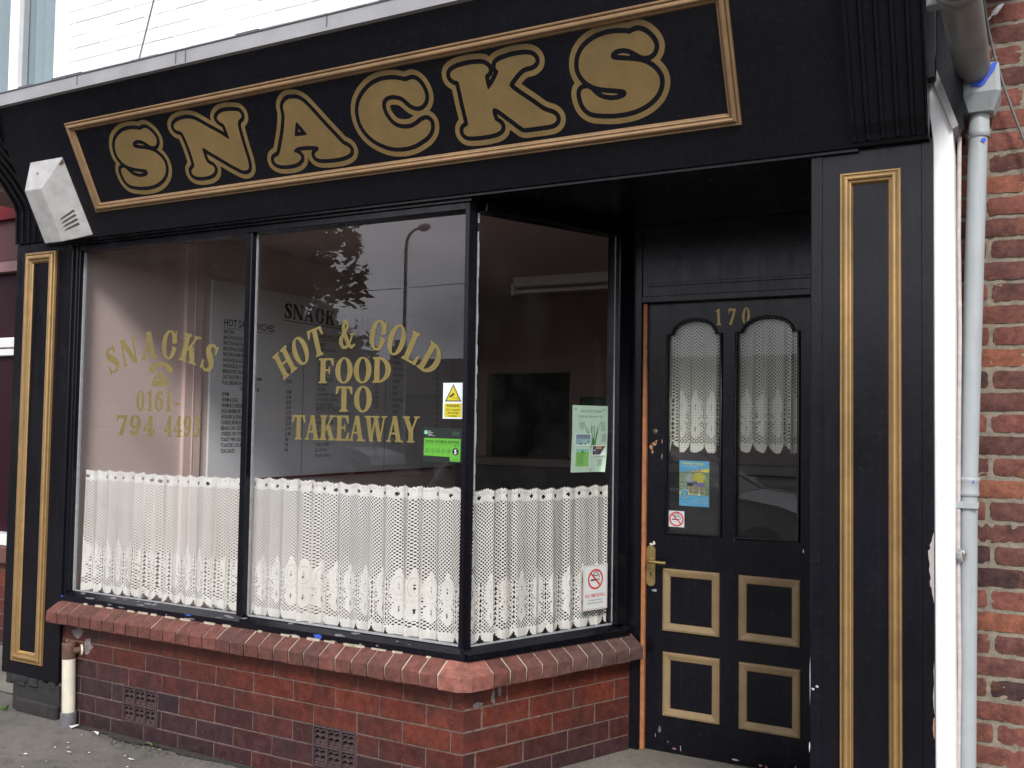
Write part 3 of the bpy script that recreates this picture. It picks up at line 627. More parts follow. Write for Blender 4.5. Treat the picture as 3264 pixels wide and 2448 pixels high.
# --- glazed brick base under the windows
ZJ = [-0.06, 0.045, 0.133, 0.221, 0.309, 0.397, 0.488]
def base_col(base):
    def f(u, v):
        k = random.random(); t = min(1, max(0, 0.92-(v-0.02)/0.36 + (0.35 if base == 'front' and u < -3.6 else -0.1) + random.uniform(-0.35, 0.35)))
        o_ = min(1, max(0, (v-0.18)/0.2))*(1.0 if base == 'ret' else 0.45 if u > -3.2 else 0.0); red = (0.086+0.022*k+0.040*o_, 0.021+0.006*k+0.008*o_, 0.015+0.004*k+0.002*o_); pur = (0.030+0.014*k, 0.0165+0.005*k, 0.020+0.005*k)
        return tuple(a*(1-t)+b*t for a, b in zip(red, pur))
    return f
base = MB()
VENTS = [(-3.951, 0.045, -3.714, 0.221), (-2.737, 0.045, -2.5, 0.221)]
rows = [(ZJ[i], ZJ[i+1], -2.026 if i % 2 == 1 else -2.145) for i in range(6)]
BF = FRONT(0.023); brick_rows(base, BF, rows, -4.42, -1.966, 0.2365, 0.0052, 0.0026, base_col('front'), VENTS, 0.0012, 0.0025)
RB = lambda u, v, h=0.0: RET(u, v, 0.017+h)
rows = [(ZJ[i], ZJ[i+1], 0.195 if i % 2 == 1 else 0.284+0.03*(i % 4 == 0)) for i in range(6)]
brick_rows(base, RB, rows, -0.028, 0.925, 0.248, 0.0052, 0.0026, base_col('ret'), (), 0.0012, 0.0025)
BASE = base.build('brick_base', BRICK, SHOP)
mo = MB()
cuts = [-4.45, VENTS[0][0], VENTS[0][2], VENTS[1][0], VENTS[1][2], -2.10]
for k in range(5):
    if k in (1, 3): mo.box(cuts[k], cuts[k+1], 0.024, 0.13, -0.08, 0.045); mo.box(cuts[k], cuts[k+1], 0.024, 0.13, 0.221, 0.495)
    else: mo.box(cuts[k], cuts[k+1], 0.024, 0.13, -0.08, 0.495)
mo.prism([(-2.10, 0.024, -0.08), (-1.969, 0.024, -0.08), (*RET(0.95, 0, 0.0165)[:2], -0.08), (*RET(0.95, 0, -0.10)[:2], -0.08), (-2.10, 0.13, -0.08)], (0, 0, 0.575))
mo.build('mortar', MORT, BASE)
stain = CHIPS(BASE, 'mortar_smear', simple('grey_cement_smear', (0.17, 0.145, 0.14), 0.9, var=0.4, scale=40))
for k, (x, z, a, b) in enumerate([(-4.385, 0.36, 0.018, 0.05), (-4.30, 0.44, 0.05, 0.03), (-4.22, 0.38, 0.035, 0.05), (-4.36, 0.27, 0.008, 0.05), (-4.365, 0.2, 0.008, 0.04)]): blob(stain, BF, x, z, a, b, 0.0042, seed=k)
for k, (u, z, a, b) in enumerate([(0.04, 0.41, 0.03, 0.012), (0.12, 0.43, 0.012, 0.035), (0.155, 0.45, 0.01, 0.03)]): blob(stain, RB, u, z, a, b, 0.0042, seed=20+k)
for (x0, z0, x1, z1) in VENTS:
    v = MB(); c0 = (0.050, 0.029, 0.032); c1 = (0.012, 0.009, 0.011)
    v.box(x0+.004, x1-.004, 0.055, 0.07, z0+.004, z1-.004, c1)
    xs = np.linspace(x0+.004, x1-.004, 4); zs = np.linspace(z0+.004, z1-.004, 3)
    for x in xs: v.box(x-.005, x+.005, 0.017, 0.056, z0+.003, z1-.003, c0, 0.0015)
    for i in range(3):
        for z in zs: v.box(xs[i]+.005, xs[i+1]-.005, 0.0175, 0.056, z-.004, z+.004, c0, 0.0015)
        for j in range(2):
            a, b = xs[i]+.006, xs[i+1]-.006; c, d = zs[j]+.006, zs[j+1]-.006; m = (c+d)/2
            for t in (0.15, 0.5, 0.82):
                zz = c+(d-c)*t; n = 4; pts = []
                for q in range(n+1):
                    xx = a+(b-a)*q/n; up = 0.008 if q % 2 else 0.0
                    pts.append((xx, zz+up))
                for q in range(n):
                    (xa, za), (xb, zb) = pts[q], pts[q+1]
                    v.prism([(xa, 0.024, za-.004), (xb, 0.024, zb-.004), (xb, 0.024, zb+.004), (xa, 0.024, za+.004)], (0, 0.02, 0.006), c0)
            v.box(a, b, 0.024, 0.05, c, c+.012, (0.07, 0.035, 0.033))
    v.build('air_vent', simple('terracotta_vent', (1, 1, 1), 0.8, var=0.35, scale=60, bump=0.3, col_attr=True), BASE)

# --- brick-on-edge sill
sill = MB()
def sill_brick(F, u0, u1, ofs, col, j=0.0015):
    R = lambda: random.uniform(-j, j)
    pr = [(0.0, 0.497), (0.09, 0.497), (0.092, 0.502), (0.092, 0.549), (0.088, 0.556), (0.012, 0.598), (0.0, 0.598)]
    A = [F(u0+R(), z+R(), ofs+o+R()) for o, z in pr]; B = [F(u1+R(), z+R(), ofs+o+R()) for o, z in pr]; n = len(pr)
    sill.add(A+B, [tuple(range(n))[::-1], tuple(range(n, 2*n))]+[(i, (i+1) % n, n+(i+1) % n, n+i) for i in range(n)], col)
def sill_col():
    k = random.random(); return (0.092+0.045*k, 0.033+0.014*k, 0.026+0.009*k)
F0 = FRONT(0.02); u = -4.437

for k in range(28): u = -4.437+k*(2.403/28); sill_brick(F0, u, u+2.403/28-0.0078, 0.0, sill_col())
R0 = lambda a, b, h=0.0: RET(a, b, 0.02+h)
u = 0.062; k = 0
while u < 0.83:
    g = min(1, k/5)*random.uniform(.7, 1.1); c = sill_col(); c = tuple(a*(1-0.6*g)+b*0.6*g for a, b in zip(c, (0.085, 0.062, 0.058))); sill_brick(R0, u, u+0.076, 0.0, c); u += 0.0845; k += 1
# the clipped pale corner brick
pk = (0.25, 0.092, 0.07)
lo = [(-2.034, 0.02), (-2.032, -0.0715), (-1.94, -0.073), (-1.893, -0.042), (*R0(0.055, 0, 0.092)[:2],), (*R0(0.055, 0, 0)[:2],)]
up = [(-2.034, 0.02), (-2.032, 0.008), (-1.972, 0.010), (-1.962, 0.02), (*R0(0.055, 0, 0.012)[:2],), (*R0(0.055, 0, 0)[:2],)]
vs = [(x, y, 0.497) for x, y in lo]+[(x, y, 0.552) for x, y in lo]+[(x, y, 0.60) for x, y in up]
fs = [tuple(range(6))[::-1]]+[(i, i+1, 7+i, 6+i) for i in range(5)]+[(6+i, 7+i, 13+i, 12+i) for i in range(5)]+[tuple(range(12, 18))]
sill.add(vs, fs, pk)
SILL = sill.build('brick_sill', SILLB, SHOP)
sm = MB()
n = 7; pr = [(0.0, 0.500), (0.082, 0.500), (0.0855, 0.55), (0.08, 0.556), (0.012, 0.594), (0.0, 0.594)]; n = len(pr)
for F, a, b in ((F0, -4.432, -2.035), (R0, 0.05, 0.835)):
    A = [F(a, z, o) for o, z in pr]; B = [F(b, z, o) for o, z in pr]
    sm.add(A+B, [(i, (i+1) % n, n+(i+1) % n, n+i) for i in range(n)]+[tuple(range(n))[::-1], tuple(range(n, 2*n))])
for k in range(26):
    x = -4.35+k*0.088+random.uniform(-.03, .03)
    if random.random() < 0.75: sm.box(x, x+random.uniform(.02, .075), -0.002, 0.012, 0.592, 0.600+random.uniform(0, .003))
sm.build('sill_mortar', m_mortar('cream_sill_mortar', (0.33, 0.28, 0.21), (0.52, 0.46, 0.36)), SILL)

# --- doorstep
st = MB(); st.prism([(*RET(0.22, 0, 0.022)[:2], -0.1), (-0.58, 0.16, -0.1), (-0.58, 1.0, -0.1), (-1.62, 1.0, -0.1), (*RET(0.90, 0, 0.022)[:2], -0.1)], (0, 0, 0.168))
st.build('doorstep', CONC, SHOP)

# --- pilasters, each with its gold moulded panel
GP = [(0, 0), (0.001, 0.012), (0.003, 0.0145), (0.007, 0.0145), (0.0085, 0.0085), (0.0115, 0.0085), (0.013, 0.017), (0.017, 0.0225), (0.022, 0.0235), (0.0265, 0.021), (0.029, 0.0115), (0.032, 0.0115), (0.033, 0.0145), (0.037, 0.0125), (0.039, 0.006), (0.042, 0.0005)]
for (x0, x1, zb, fx0, fx1, fz0, fz1, w, pl_) in ((-4.895, -4.425, 0.165, -4.802, -4.547, 0.240, 2.458, 1.42, True), (-0.607, -0.222, 0.14, -0.510, -0.318, 0.24, 2.42, 1.0, False)):
    p = MB()
    p.box(x0, x1, 0.0, 0.062 if pl_ else 0.98, zb, 2.512, bev=0.004)
    if pl_: p.box(x1-0.05, x1+0.02, 0.012, 0.061, 0.60, 2.50, bev=0.004); p.box(x1+0.0205, x1+0.034, 0.026, 0.061, 0.60, 2.49, bev=0.003)
    else:
        p.box(x0+0.002, x0+0.040, -0.004, 0.01, zb+.01, 2.50, bev=0.002); p.box(x1-0.036, x1-0.002, -0.003, 0.01, zb+.01, 2.50, bev=0.002)
    P = p.build('pilaster', BLACK, SHOP)
    g = MB(); g.ring(FRONT(0.0), fx0, fz0, fx1, fz1, [(a*w, b+0.0008) for a, b in GP]); g.build('panel_moulding', GOLD, P)
    q = MB(); q.box(x0+(0.09 if pl_ else 0.0), x1, 0.012, 0.14 if pl_ else 0.98, -0.10, zb-0.02, (0.020, 0.0185, 0.018))
    if pl_:
        q.box(x0+0.14, x1+0.005, -0.012, 0.02, -0.10, 0.05, (0.019, 0.017, 0.016), 0.01)
        for k in range(11): w0 = random.uniform(0, .40); q.box(x0+0.02+w0, x0+0.05+w0+random.uniform(0, .05), 0.0+random.uniform(-.004, .01), 0.12, zb-0.015-random.uniform(0, .04), zb+random.uniform(-.004, .006), (0.014+0.016*random.random(),)*3, 0.003)
    q.build('plinth', simple('rough_dark_stone', (1, 1, 1), 0.9, var=0.4, scale=26, bump=0.7, bscale=40, col_attr=True), P)

# --- fascia, cornice, consoles, soffit
f = MB()
f.prism([(-4.63, -0.03, 2.5), (-4.63, -0.346, 3.131), (-4.63, 0.09, 3.131), (-4.63, 0.09, 2.5)], (4.397, 0, 0))
f.box(-4.62, -0.45, -0.018, 0.05, 2.489, 2.4995)
f.box(-4.44, -1.96, 0.002, 0.05, 2.476, 2.489)
FASC = f.build('fascia_board', BLACK, SHOP)
c = MB(); c.box(-5.35, 0.10, -0.372, 0.09, 3.1315, 3.193)
c.prism([(-5.35, -0.372, 3.1935), (-5.35, 0.095, 3.1935), (-5.35, 0.095, 3.29)], (5.45, 0, 0))
CORN = c.build('cornice', LEADM, SHOP)
c = MB(); c.box(-5.35, 0.10, -0.376, -0.30, 3.1935, 3.199)
x = -5.3
while x < 0:
    w = random.uniform(.04, .3)
    if random.random() < .6: c.box(x, x+w, -0.3765, -0.31, 3.196, 3.201+random.uniform(0, .006))
    x += w+random.uniform(0, .2)
for x in (-3.94, -3.28, -3.22, -2.43): c.box(x, x+.004, -0.3745, -0.372, 3.135+random.uniform(0, .02), 3.193)
c.build('lead_flashing', simple('dark_lead', (0.09, 0.09, 0.10), 0.7, var=0.3, scale=30), CORN)
def console_profile(dy=0.0):
    pts = [(-0.012, 2.60), (-0.030, 2.66), (-0.052, 2.74), (-0.10, 2.83), (-0.185, 2.93), (-0.28, 3.03), (-0.365, 3.1285)]
    return pts
def console(x0, x1, square):
    m = MB()
    if square: pr = [(-0.055, 2.512), (-0.062, 2.53), (-0.090, 2.56), (-0.405, 3.1285)]
    else: pr = [(-0.012, 2.515), (-0.014, 2.60), (-0.017, 2.69), (-0.034, 2.735), (-0.066, 2.777), (-0.113, 2.834), (-0.175, 2.895), (-0.26, 2.965), (-0.335, 3.04), (-0.392, 3.1285)]
    n = 5; w = (x1-x0); band = []
    # fluted front: alternate raised fillets and hollows
    xs = [x0]
    for k in range(n): xs += [x0+w*(k+0.22)/n, x0+w*(k+0.30)/n, x0+w*(k+0.88)/n, x0+w*(k+1.0)/n]
    hs = [0.0]
    for k in range(n): hs += [0.0, 0.012, 0.012, 0.0]
    rows = []
    for (y, z) in pr: rows.append([(x, y+h, z) for x, h in zip(xs, hs)])
    L = len(xs); vs = [p for r in rows for p in r]
    m.add(vs, [(j*L+i, j*L+i+1, (j+1)*L+i+1, (j+1)*L+i) for j in range(len(pr)-1) for i in range(L-1)])
    for x in (x0, x1):
        m.add([(x, y, z) for y, z in pr]+[(x, 0.10, pr[-1][1]), (x, 0.10, pr[0][1])], [tuple(range(len(pr)+2))])
    m.add([(x, y, z) for x, y, z in rows[0]]+[(x1, 0.1, pr[0][1]), (x0, 0.1, pr[0][1])], [tuple(range(L+2))])
    return m
m = console(-4.895, -4.632, False); m.build('console', BLACK, SHOP)
m = console(-0.463, -0.236, True); m.box(-0.236, -0.212, -0.02, 0.08, 2.70, 3.12, bev=0.003); m.build('console', BLACK, SHOP)
s = MB(); s.prism([(-1.965, 0.0505, 2.4995), (-0.6075, 0.0505, 2.4995), (-0.6075, 0.90, 2.4995), (*RET(0.93, 0, -0.02)[:2], 2.4995), (*RET(0.0, 0, -0.03)[:2], 2.4995)], (0, 0, 0.06)); s.build('recess_soffit', BLACK, SHOP)

# --- display window: timber frame, three panes, putty
w = MB()
pr = [(0.10, 0.599), (0.004, 0.599), (0.004, 0.624), (0.045, 0.646), (0.10, 0.646)]
w.prism([(-4.445, y, z) for y, z in pr], (2.49, 0, 0))
prr = [(-0.05, 0.599), (0.05, 0.599), (0.05, 0.624), (0.010, 0.646), (-0.05, 0.646)]
A = [RET(-0.03, z, o) for o, z in prr]; B = [RET(0.875, z, o) for o, z in prr]
w.add(A+B, [(i, (i+1) % 5, 5+(i+1) % 5, 5+i) for i in range(5)]+[(0, 1, 2, 3, 4), (9, 8, 7, 6, 5)])
w.box(-4.445, -4.388, 0.018, 0.062, 0.6465, 2.475, bev=0.003)
w.box(-3.204, -3.165, 0.012, 0.060, 0.6465, 2.4445, bev=0.004)
w.box(-4.388, -1.995, 0.014, 0.10, 2.445, 2.475, bev=0.003)
w.obox(RET(0.04, 2.445, -0.05), RD, RN, (0, 0, 1), 0.84, 0.08, 0.055, bev=0.003)
w.obox(RET(0.803, 0.6465, -0.05), RD, RN, (0, 0, 1), 0.062, 0.085, 1.798, bev=0.003)
w.prism([(-1.994, 0.016, 0.6465), (-1.976, 0.018, 0.6465), (*RET(-0.002, 0, 0.016)[:2], 0.6465), (*RET(0.010, 0, 0.010)[:2], 0.6465), (*RET(0.012, 0, -0.03)[:2], 0.6465), (-1.997, 0.075, 0.6465)], (0, 0, 1.828))
WIN = w.build('display_window', BLACK, SHOP)
for (x0, x1) in ((-4.388, -3.204), (-3.165, -1.996)):
    g = MB(); g.quad((x0, 0.055, 0.646), (x1, 0.055, 0.646), (x1, 0.055, 2.446), (x0, 0.055, 2.446)); g.build('pane', GLASS, WIN)
g = MB(); g.add([RET(0.002, 0.646), RET(0.81, 0.646), RET(0.81, 2.446), RET(0.002, 2.446)], [(0, 1, 2, 3)]); g.build('pane', GLASS, WIN)
pb = MB()
pb.box(-4.3875, -4.378, 0.042, 0.0545, 0.648, 2.444); pb.box(-3.1645, -3.1605, 0.044, 0.0545, 0.648, 2.444); pb.box(-3.153, -1.9985, 0.040, 0.0545, 0.6465, 0.6525)
pb.box(-4.378, -3.2045, 0.046, 0.0545, 0.6465, 0.651)
z = 0.66
while z < 2.43:
    l = random.uniform(.01, .05); ww = 0.0035+0.0045*random.random()
    if 1.28 < z < 2.35 or random.random() < .25: pb.obox(RET(0.0125, z, 0.002), RD, RN, (0, 0, 1), ww, 0.010, l)
    z += l*1.001
pb.obox(RET(0.0145, 0.647, 0.002), RD, RN, (0, 0, 1), 0.785, 0.008, 0.006); pb.obox(RET(0.7995, 0.657, 0.002), RD, RN, (0, 0, 1), 0.003, 0.006, 1.785)
pb.build('putty_bead', PUTTY, WIN)
ch = CHIPS(WIN); fr = FRONT(0.004)
def slopef(u, v, h=0.0): return V3((u, 0.004+v*0.041-h*0.47, 0.624+v*0.022+h*0.88))
for k in range(20): blob(ch, slopef, random.uniform(-4.3, -2.05), random.uniform(.1, .9), random.uniform(.006, .035), random.uniform(.05, .22), 0.0006, (0.13, 0.12, 0.125), 100+k)
for k in range(10): blob(ch, fr, random.uniform(-4.3, -2.05), 0.601+random.uniform(0, .012), random.uniform(.006, .03), .004, 0.0006, (0.16, 0.14, 0.125), 200+k)
for (x, z, a, b) in ((-4.435, 0.620, .03, .007), (-3.50, 0.620, .022, .004), (-2.71, 0.613, .028, .012)): blob(ch, fr, x, z, a, b, 0.001, (0.03, 0.085, 0.50), int(-x*100))

# --- door, frame and furniture
d = MB()
d.box(-1.600, -1.531, 0.868, 1.0, 0.069, 2.4995, bev=0.004); d.box(-1.66, -1.60, 0.895, 1.0, 0.069, 2.4995); d.box(-1.531, -0.60, 0.868, 1.0, 2.148, 2.4995, bev=0.003)
d.box(-1.531, -0.60, 0.855, 0.868, 2.135, 2.165, bev=0.003); d.box(-1.50, -0.62, 0.862, 0.868, 2.21, 2.225, bev=0.002)
d.box(-0.73, -0.607, 0.868, 1.0, 0.069, 2.147)
d.build('door_frame', BLACK, SHOP)
ds = MB(); ds.box(-1.5305, -1.5115, 0.880, 0.92, 0.070, 2.134, bev=0.002); ds.build('door_stop', ORANGE, SHOP)
DX0, DX1, DZ0, DZ1 = -1.511, -0.735, 0.078, 2.133
OP = [(-1.417, -1.163), (-1.094, -0.820)]; OZ0, OZS, OZT = 1.069, 1.986, 2.052
def arch(x0, x1, n=18):
    c, a = (x0+x1)/2, (x1-x0)/2-0.024
    return [(c+a*math.cos(PI-PI*k/n), OZS+(OZT-OZS)*math.sin(PI*k/n)) for k in range(n+1)]
lf = MB()
def dq(u0, v0, u1, v1): rect(lf, DF, u0, v0, u1, v1, 0.0, (1, 1, 1))
dq(DX0, DZ0, DX1, OZ0); dq(DX0, OZ0, OP[0][0], DZ1); dq(OP[0][1], OZ0, OP[1][0], DZ1); dq(OP[1][1], OZ0, DX1, DZ1)
for (a, b) in OP:
    P = [(a, OZS)]+arch(a, b)+[(b, OZS)]
    for (p, q) in zip(P[:-1], P[1:]):
        if abs(q[0]-p[0]) > 1e-6: lf.add([DF(p[0], p[1]), DF(q[0], q[1]), DF(q[0], DZ1), DF(p[0], DZ1)], [(0, 1, 2, 3)])
    ctr = [(a, OZ0)]+P+[(b, OZ0), (a, OZ0)]
    for (p, q) in zip(ctr[:-1], ctr[1:]): lf.add([DF(p[0], p[1]), DF(q[0], q[1]), DF(q[0], q[1], -0.03), DF(p[0], p[1], -0.03)], [(0, 1, 2, 3)])
    lf.tube([DF(x, z, 0.003) for x, z in ctr], 0.0075, 8, caps=False)
lf.add([DF(DX0, DZ0), DF(DX0, DZ1), DF(DX0, DZ1, -.045), DF(DX0, DZ0, -.045)], [(0, 1, 2, 3)])
DOOR = lf.build('door', BLACK, SHOP)
for i, (a, b) in enumerate(OP):
    g = MB(); g.add([DF(a-.003, OZ0-.003, -.015), DF(b+.003, OZ0-.003, -.015), DF(b+.003, OZT+.01, -.015), DF(a-.003, OZT+.01, -.015)], [(0, 1, 2, 3)]); g.build('pane', DGLASS, DOOR)
    wm = MB(); x = a+0.006
    while x < b: rect(wm, DF, x, OZ0, x+.0005, OZT, -.0155, (1, 1, 1)); x += 0.0125
    z = OZ0+0.006
    while z < OZT: rect(wm, DF, a, z, b, z+.0005, -.0157, (1, 1, 1)); z += 0.0125
    wm.build('wire_mesh', simple('dull_wire', (0.10, 0.10, 0.10), 0.5), DOOR)
DG = [(0, 0.0006), (0.002, 0.010), (0.006, 0.0125), (0.008, 0.0105), (0.010, 0.0125), (0.013, 0.012), (0.033, 0.006), (0.0355, 0.0035), (0.037, 0.0005)]
for (a, c_, b, e) in ((-1.430, 0.621, -1.164, 0.906), (-1.079, 0.618, -0.811, 0.906), (-1.427, 0.236, -1.161, 0.526), (-1.076, 0.233, -0.809, 0.525)):
    g = MB(); g.ring(DF, a, c_, b, e, DG); g.build('panel_moulding', DGOLD, DOOR)
hp = MB(); n = 10; pts = [(-1.4875+.0215*math.cos(PI*k/n), 0.985+.0215*math.sin(PI*k/n)) for k in range(n+1)]+[(-1.4875-.0215*math.cos(PI*k/n), 0.840-.0215*math.sin(PI*k/n)) for k in range(n+1)]
hp.prism([DF(x, z, 0.0005) for x, z in pts], (0, -0.006, 0)); HPL = hp
hp.lathe(DF(-1.4875, 0.937, 0.006), (0, -1, 0), [(0, .013), (0.008, .012), (0.012, .008), (0.04, .0075)], 14)
hp.tube([DF(-1.4875, 0.937, 0.044), DF(-1.478, 0.9372, 0.050), DF(-1.45, 0.937, 0.051), DF(-1.42, 0.936, 0.050), DF(-1.402, 0.936, 0.048)], [.008, .0085, .0075, .0078, .0088], 12)
for z in (1.0, 0.997, 0.825): hp.lathe(DF(-1.4875, z if z != 1.0 else 0.990, 0.0065), (0, -1, 0), [(0, .003), (.0015, .002), (.0016, 0.0001)], 8)
hp.build('lever_handle', BRASS, DOOR)
kh = MB(); disc(kh, DF, -1.4875, 0.880, .0045, .0075, (1, 1, 1)); rect(kh, DF, -1.4895, 0.864, -1.4855, 0.88, .0076, (1, 1, 1)); kh.build('keyhole', DARK, DOOR)
lk = MB(); lk.lathe(DF(-1.473, 1.534, 0.0), (0, -1, 0), [(0, .0145), (.005, .014), (.007, .011), (.0072, .0001)], 20); rect(lk, DF, -1.474, 1.528, -1.472, 1.540, .0075, (0, 0, 0)); lk.build('cylinder_lock', m_gold('tarnished_brass', (0.10, 0.075, 0.05), (0.16, 0.12, 0.08), .4, .7), DOOR)
for ch_, u, v, r in (('1', -1.176, 2.023, 0.04), ('7', -1.120, 2.0225, -0.08), ('0', -1.054, 2.024, -0.06)):
    mb = MB(); put_glyph(mb, ch_, DF, u, v, 0.073, 0.86, r, 0.001); mb.build('house_number', NUMG, DOOR)
ch = CHIPS(DOOR)
for k, (x, z, a, b, c_) in enumerate([(-1.489, 1.012, .012, .007, (.6, .55, .45)), (-1.475, 1.018, .008, .009, (.6, .55, .45)), (-1.478, 1.478, .011, .010, (.34, .18, .09)), (-1.492, 1.462, .010, .014, (.34, .18, .09)), (-1.468, 1.49, .006, .006, (.34, .18, .09)), (-1.485, 1.44, .007, .008, (.34, .18, .09)), (-1.44, 1.49, .002, .012, (.4, .25, .15)), (-1.44, 1.42, .0015, .02, (.45, .35, .25)), (-1.34, 0.10, .0022, .014, (.34, .34, .34)), (-1.40, .12, .003, .005, (.16, .16, .16)), (-1.46, .14, .0025, .010, (.18, .18, .19)), (-1.37, .095, .012, .006, (.2, .1, .1)), (-1.09, .095, .02, .004, (.3, .3, .33)), (-.98, .09, .01, .007, (.35, .14, .12)), (-.955, .088, .007, .006, (.35, .14, .12)), (-1.44, .17, .01, .02, (.10, .10, .12)), (-1.10, 1.1, .003, .05, (.12, .05, .03)), (-.817, 1.15, .002, .04, (.35, .3, .3)), (-.80, 1.03, .003, .01, (.7, .7, .7)), (-1.47, .80, .014, .008, (.22, .24, .25))]): blob(ch, DF, x, z, a, b, 0.0008+k*1e-5, c_, 300+k)
pc = CHIPS(SHOP); PF = lambda u, v, h=0.0: V3((u, -0.0045-h, v))
for k, (x, z, a, b, c_) in enumerate([(-.605, .72, .0016, .08, (.24, .27, .31)), (-.606, .5, .002, .02, (.5, .5, .55)), (-.583, .70, .006, .005, (.34, .38, .42)), (-.595, .69, .006, .004, (.4, .45, .5)), (-.604, .24, .002, .012, (.3, .3, .3)), (-.60, .34, .0015, .008, (.3, .3, .3))]): blob(pc, PF, x, z, a, b, 0.0006, c_, 350+k)
PF2 = lambda u, v, h=0.0: V3((u, -0.0042-h, v))
polyf(pc, PF2, [(-.2235, 1.235), (-.227, 1.225), (-.231, 1.205), (-.236, 1.195), (-.234, 1.185), (-.241, 1.175), (-.239, 1.150), (-.236, 1.135), (-.238, 1.115), (-.233, 1.09), (-.236, 1.08), (-.235, 1.065), (-.231, 1.06), (-.229, 1.04), (-.225, 1.02), (-.2235, 1.01)], .0007, (0.36, 0.31, 0.30))
polyf(pc, PF2, [(-.2235, .83), (-.226, .80), (-.2245, .76), (-.228, .72), (-.2265, .69), (-.2235, .66)], .0007, (0.30, 0.28, 0.27))
polyf(pc, PF2, [(-.2235, .655), (-.227, .65), (-.229, .62), (-.2275, .60), (-.2235, .585)], .0007, (0.30, 0.17, 0.11))

# --- white rendered edge at the right end, and the little sloping lip over it
e = MB()
e.prism([(-0.2215, 0.03, -0.1), (-0.166, 0.03, -0.1), (-0.166, 0.03, 1.1), (-0.161, 0.03, 1.9), (-0.163, 0.03, 2.45), (-0.166, 0.03, 2.54), (-0.233, 0.03, 2.735), (-0.2335, 0.03, 2.6), (-0.2215, 0.03, 2.49)], (0, 0.16, 0))
EDGE = e.build('white_end_wall', WHITER, SHOP)
e = MB(); e.prism([(-0.166, 0.015, 2.535), (-0.148, 0.015, 2.545), (-0.217, 0.015, 2.752), (-0.236, 0.015, 2.738)], (0, 0.17, 0)); e.build('sloping_lip', simple('grey_render_lip', (0.34, 0.33, 0.32), 0.85, var=0.25, scale=30, bump=0.4), EDGE)
e = MB(); e.prism([(-0.215, 0.05, 2.745), (-0.146, 0.05, 2.54), (-0.135, 0.05, 2.54), (-0.135, 0.05, 3.12), (-0.215, 0.05, 3.12)], (0, 0.19, 0)); e.build('side_board', BLACK, SHOP)

# --- upper storey: white painted brick and a window with vertical blinds
ub = MB(); UF = FRONT(0.105)
rows = [(3.176+0.0725*i, 3.176+0.0725*(i+1), 0.0 if i % 2 else 0.112) for i in range(24)]
brick_rows(ub, UF, rows, -4.668, 0.05, 0.225, 0.006, 0.0025, lambda u, v: (1, 1, 1), (), 0.0022, 0.003)
UW = ub.build('upper_wall', WHITEW, SHOP)
b = MB(); b.box(-4.668, 0.05, 0.106, 0.30, 3.10, 4.93); b.box(-5.9, -4.668, 0.106, 0.30, 4.6, 4.93); b.box(-5.9, -4.668, 0.106, 0.30, 3.0, 3.33); b.build('wall_joints', simple('white_joint', (0.78, 0.78, 0.79), 0.85, var=0.12, scale=40), UW)
b = MB(); b.prism([(-5.9, -0.1, 4.93), (-5.9, 4.5, 7.4), (-5.9, 9.1, 4.93)], (6.0, 0, 0)); b.build('roof', SLATE, SHOP)
b = MB(); b.box(-5.9, 0.05, 8.8, 9.0, -0.1, 4.93); b.box(-4.9, -4.5605, 0.145, 8.8, -0.1, 3.0); b.box(-5.9, -5.7, 0.31, 8.8, 3.0, 4.93); b.box(-0.22, 0.04, 0.31, 8.8, -0.1, 4.93); b.box(-5.9, 0.04, 0.31, 8.8, 2.95, 3.05); b.build('outer_wall', BROWNW, SHOP)
wf = MB()
for x0, x1 in ((-4.751, -4.672), (-5.154, -5.075), (-5.9, -5.82)): wf.box(x0, x1, 0.075, 0.15, 3.33, 4.6, bev=0.006)
for z0, z1 in ((3.33, 3.40), (4.53, 4.6)):
    for x0, x1 in ((-5.82, -5.154), (-5.075, -4.751)): wf.box(x0, x1, 0.075, 0.15, z0, z1, bev=0.006)
UWIN = wf.build('upper_window', WHITER, SHOP)
for x0, x1 in ((-5.82, -5.154), (-5.075, -4.751)):
    g = MB(); g.quad((x0, 0.11, 3.40), (x1, 0.11, 3.40), (x1, 0.11, 4.53), (x0, 0.11, 4.53)); g.build('pane', UGLASS, UWIN)
    bl = MB(); x = x0-0.02; k = 0
    while x < x1+0.02:
        t = random.uniform(.15, .95) if x1 > -5 else random.uniform(-.05, .35)
        lean = random.uniform(-.02, .02)
        bl.add([(x, 0.17-.03*t, 3.36), (x+0.080*math.cos(t), 0.17+.080*math.sin(t), 3.36), (x+0.080*math.cos(t)+lean, 0.17+.080*math.sin(t), 4.6), (x+lean, 0.17-.03*t, 4.6)], [(0, 1, 2, 3)])
        x += 0.078
    bl.build('vertical_blind', BLIND, UWIN)
g = MB(); g.box(-5.85, -4.70, 0.285, 0.30, 3.3, 4.6); g.build('dark_room', simple('dim_room', (0.12, 0.12, 0.12), 0.9), UWIN)

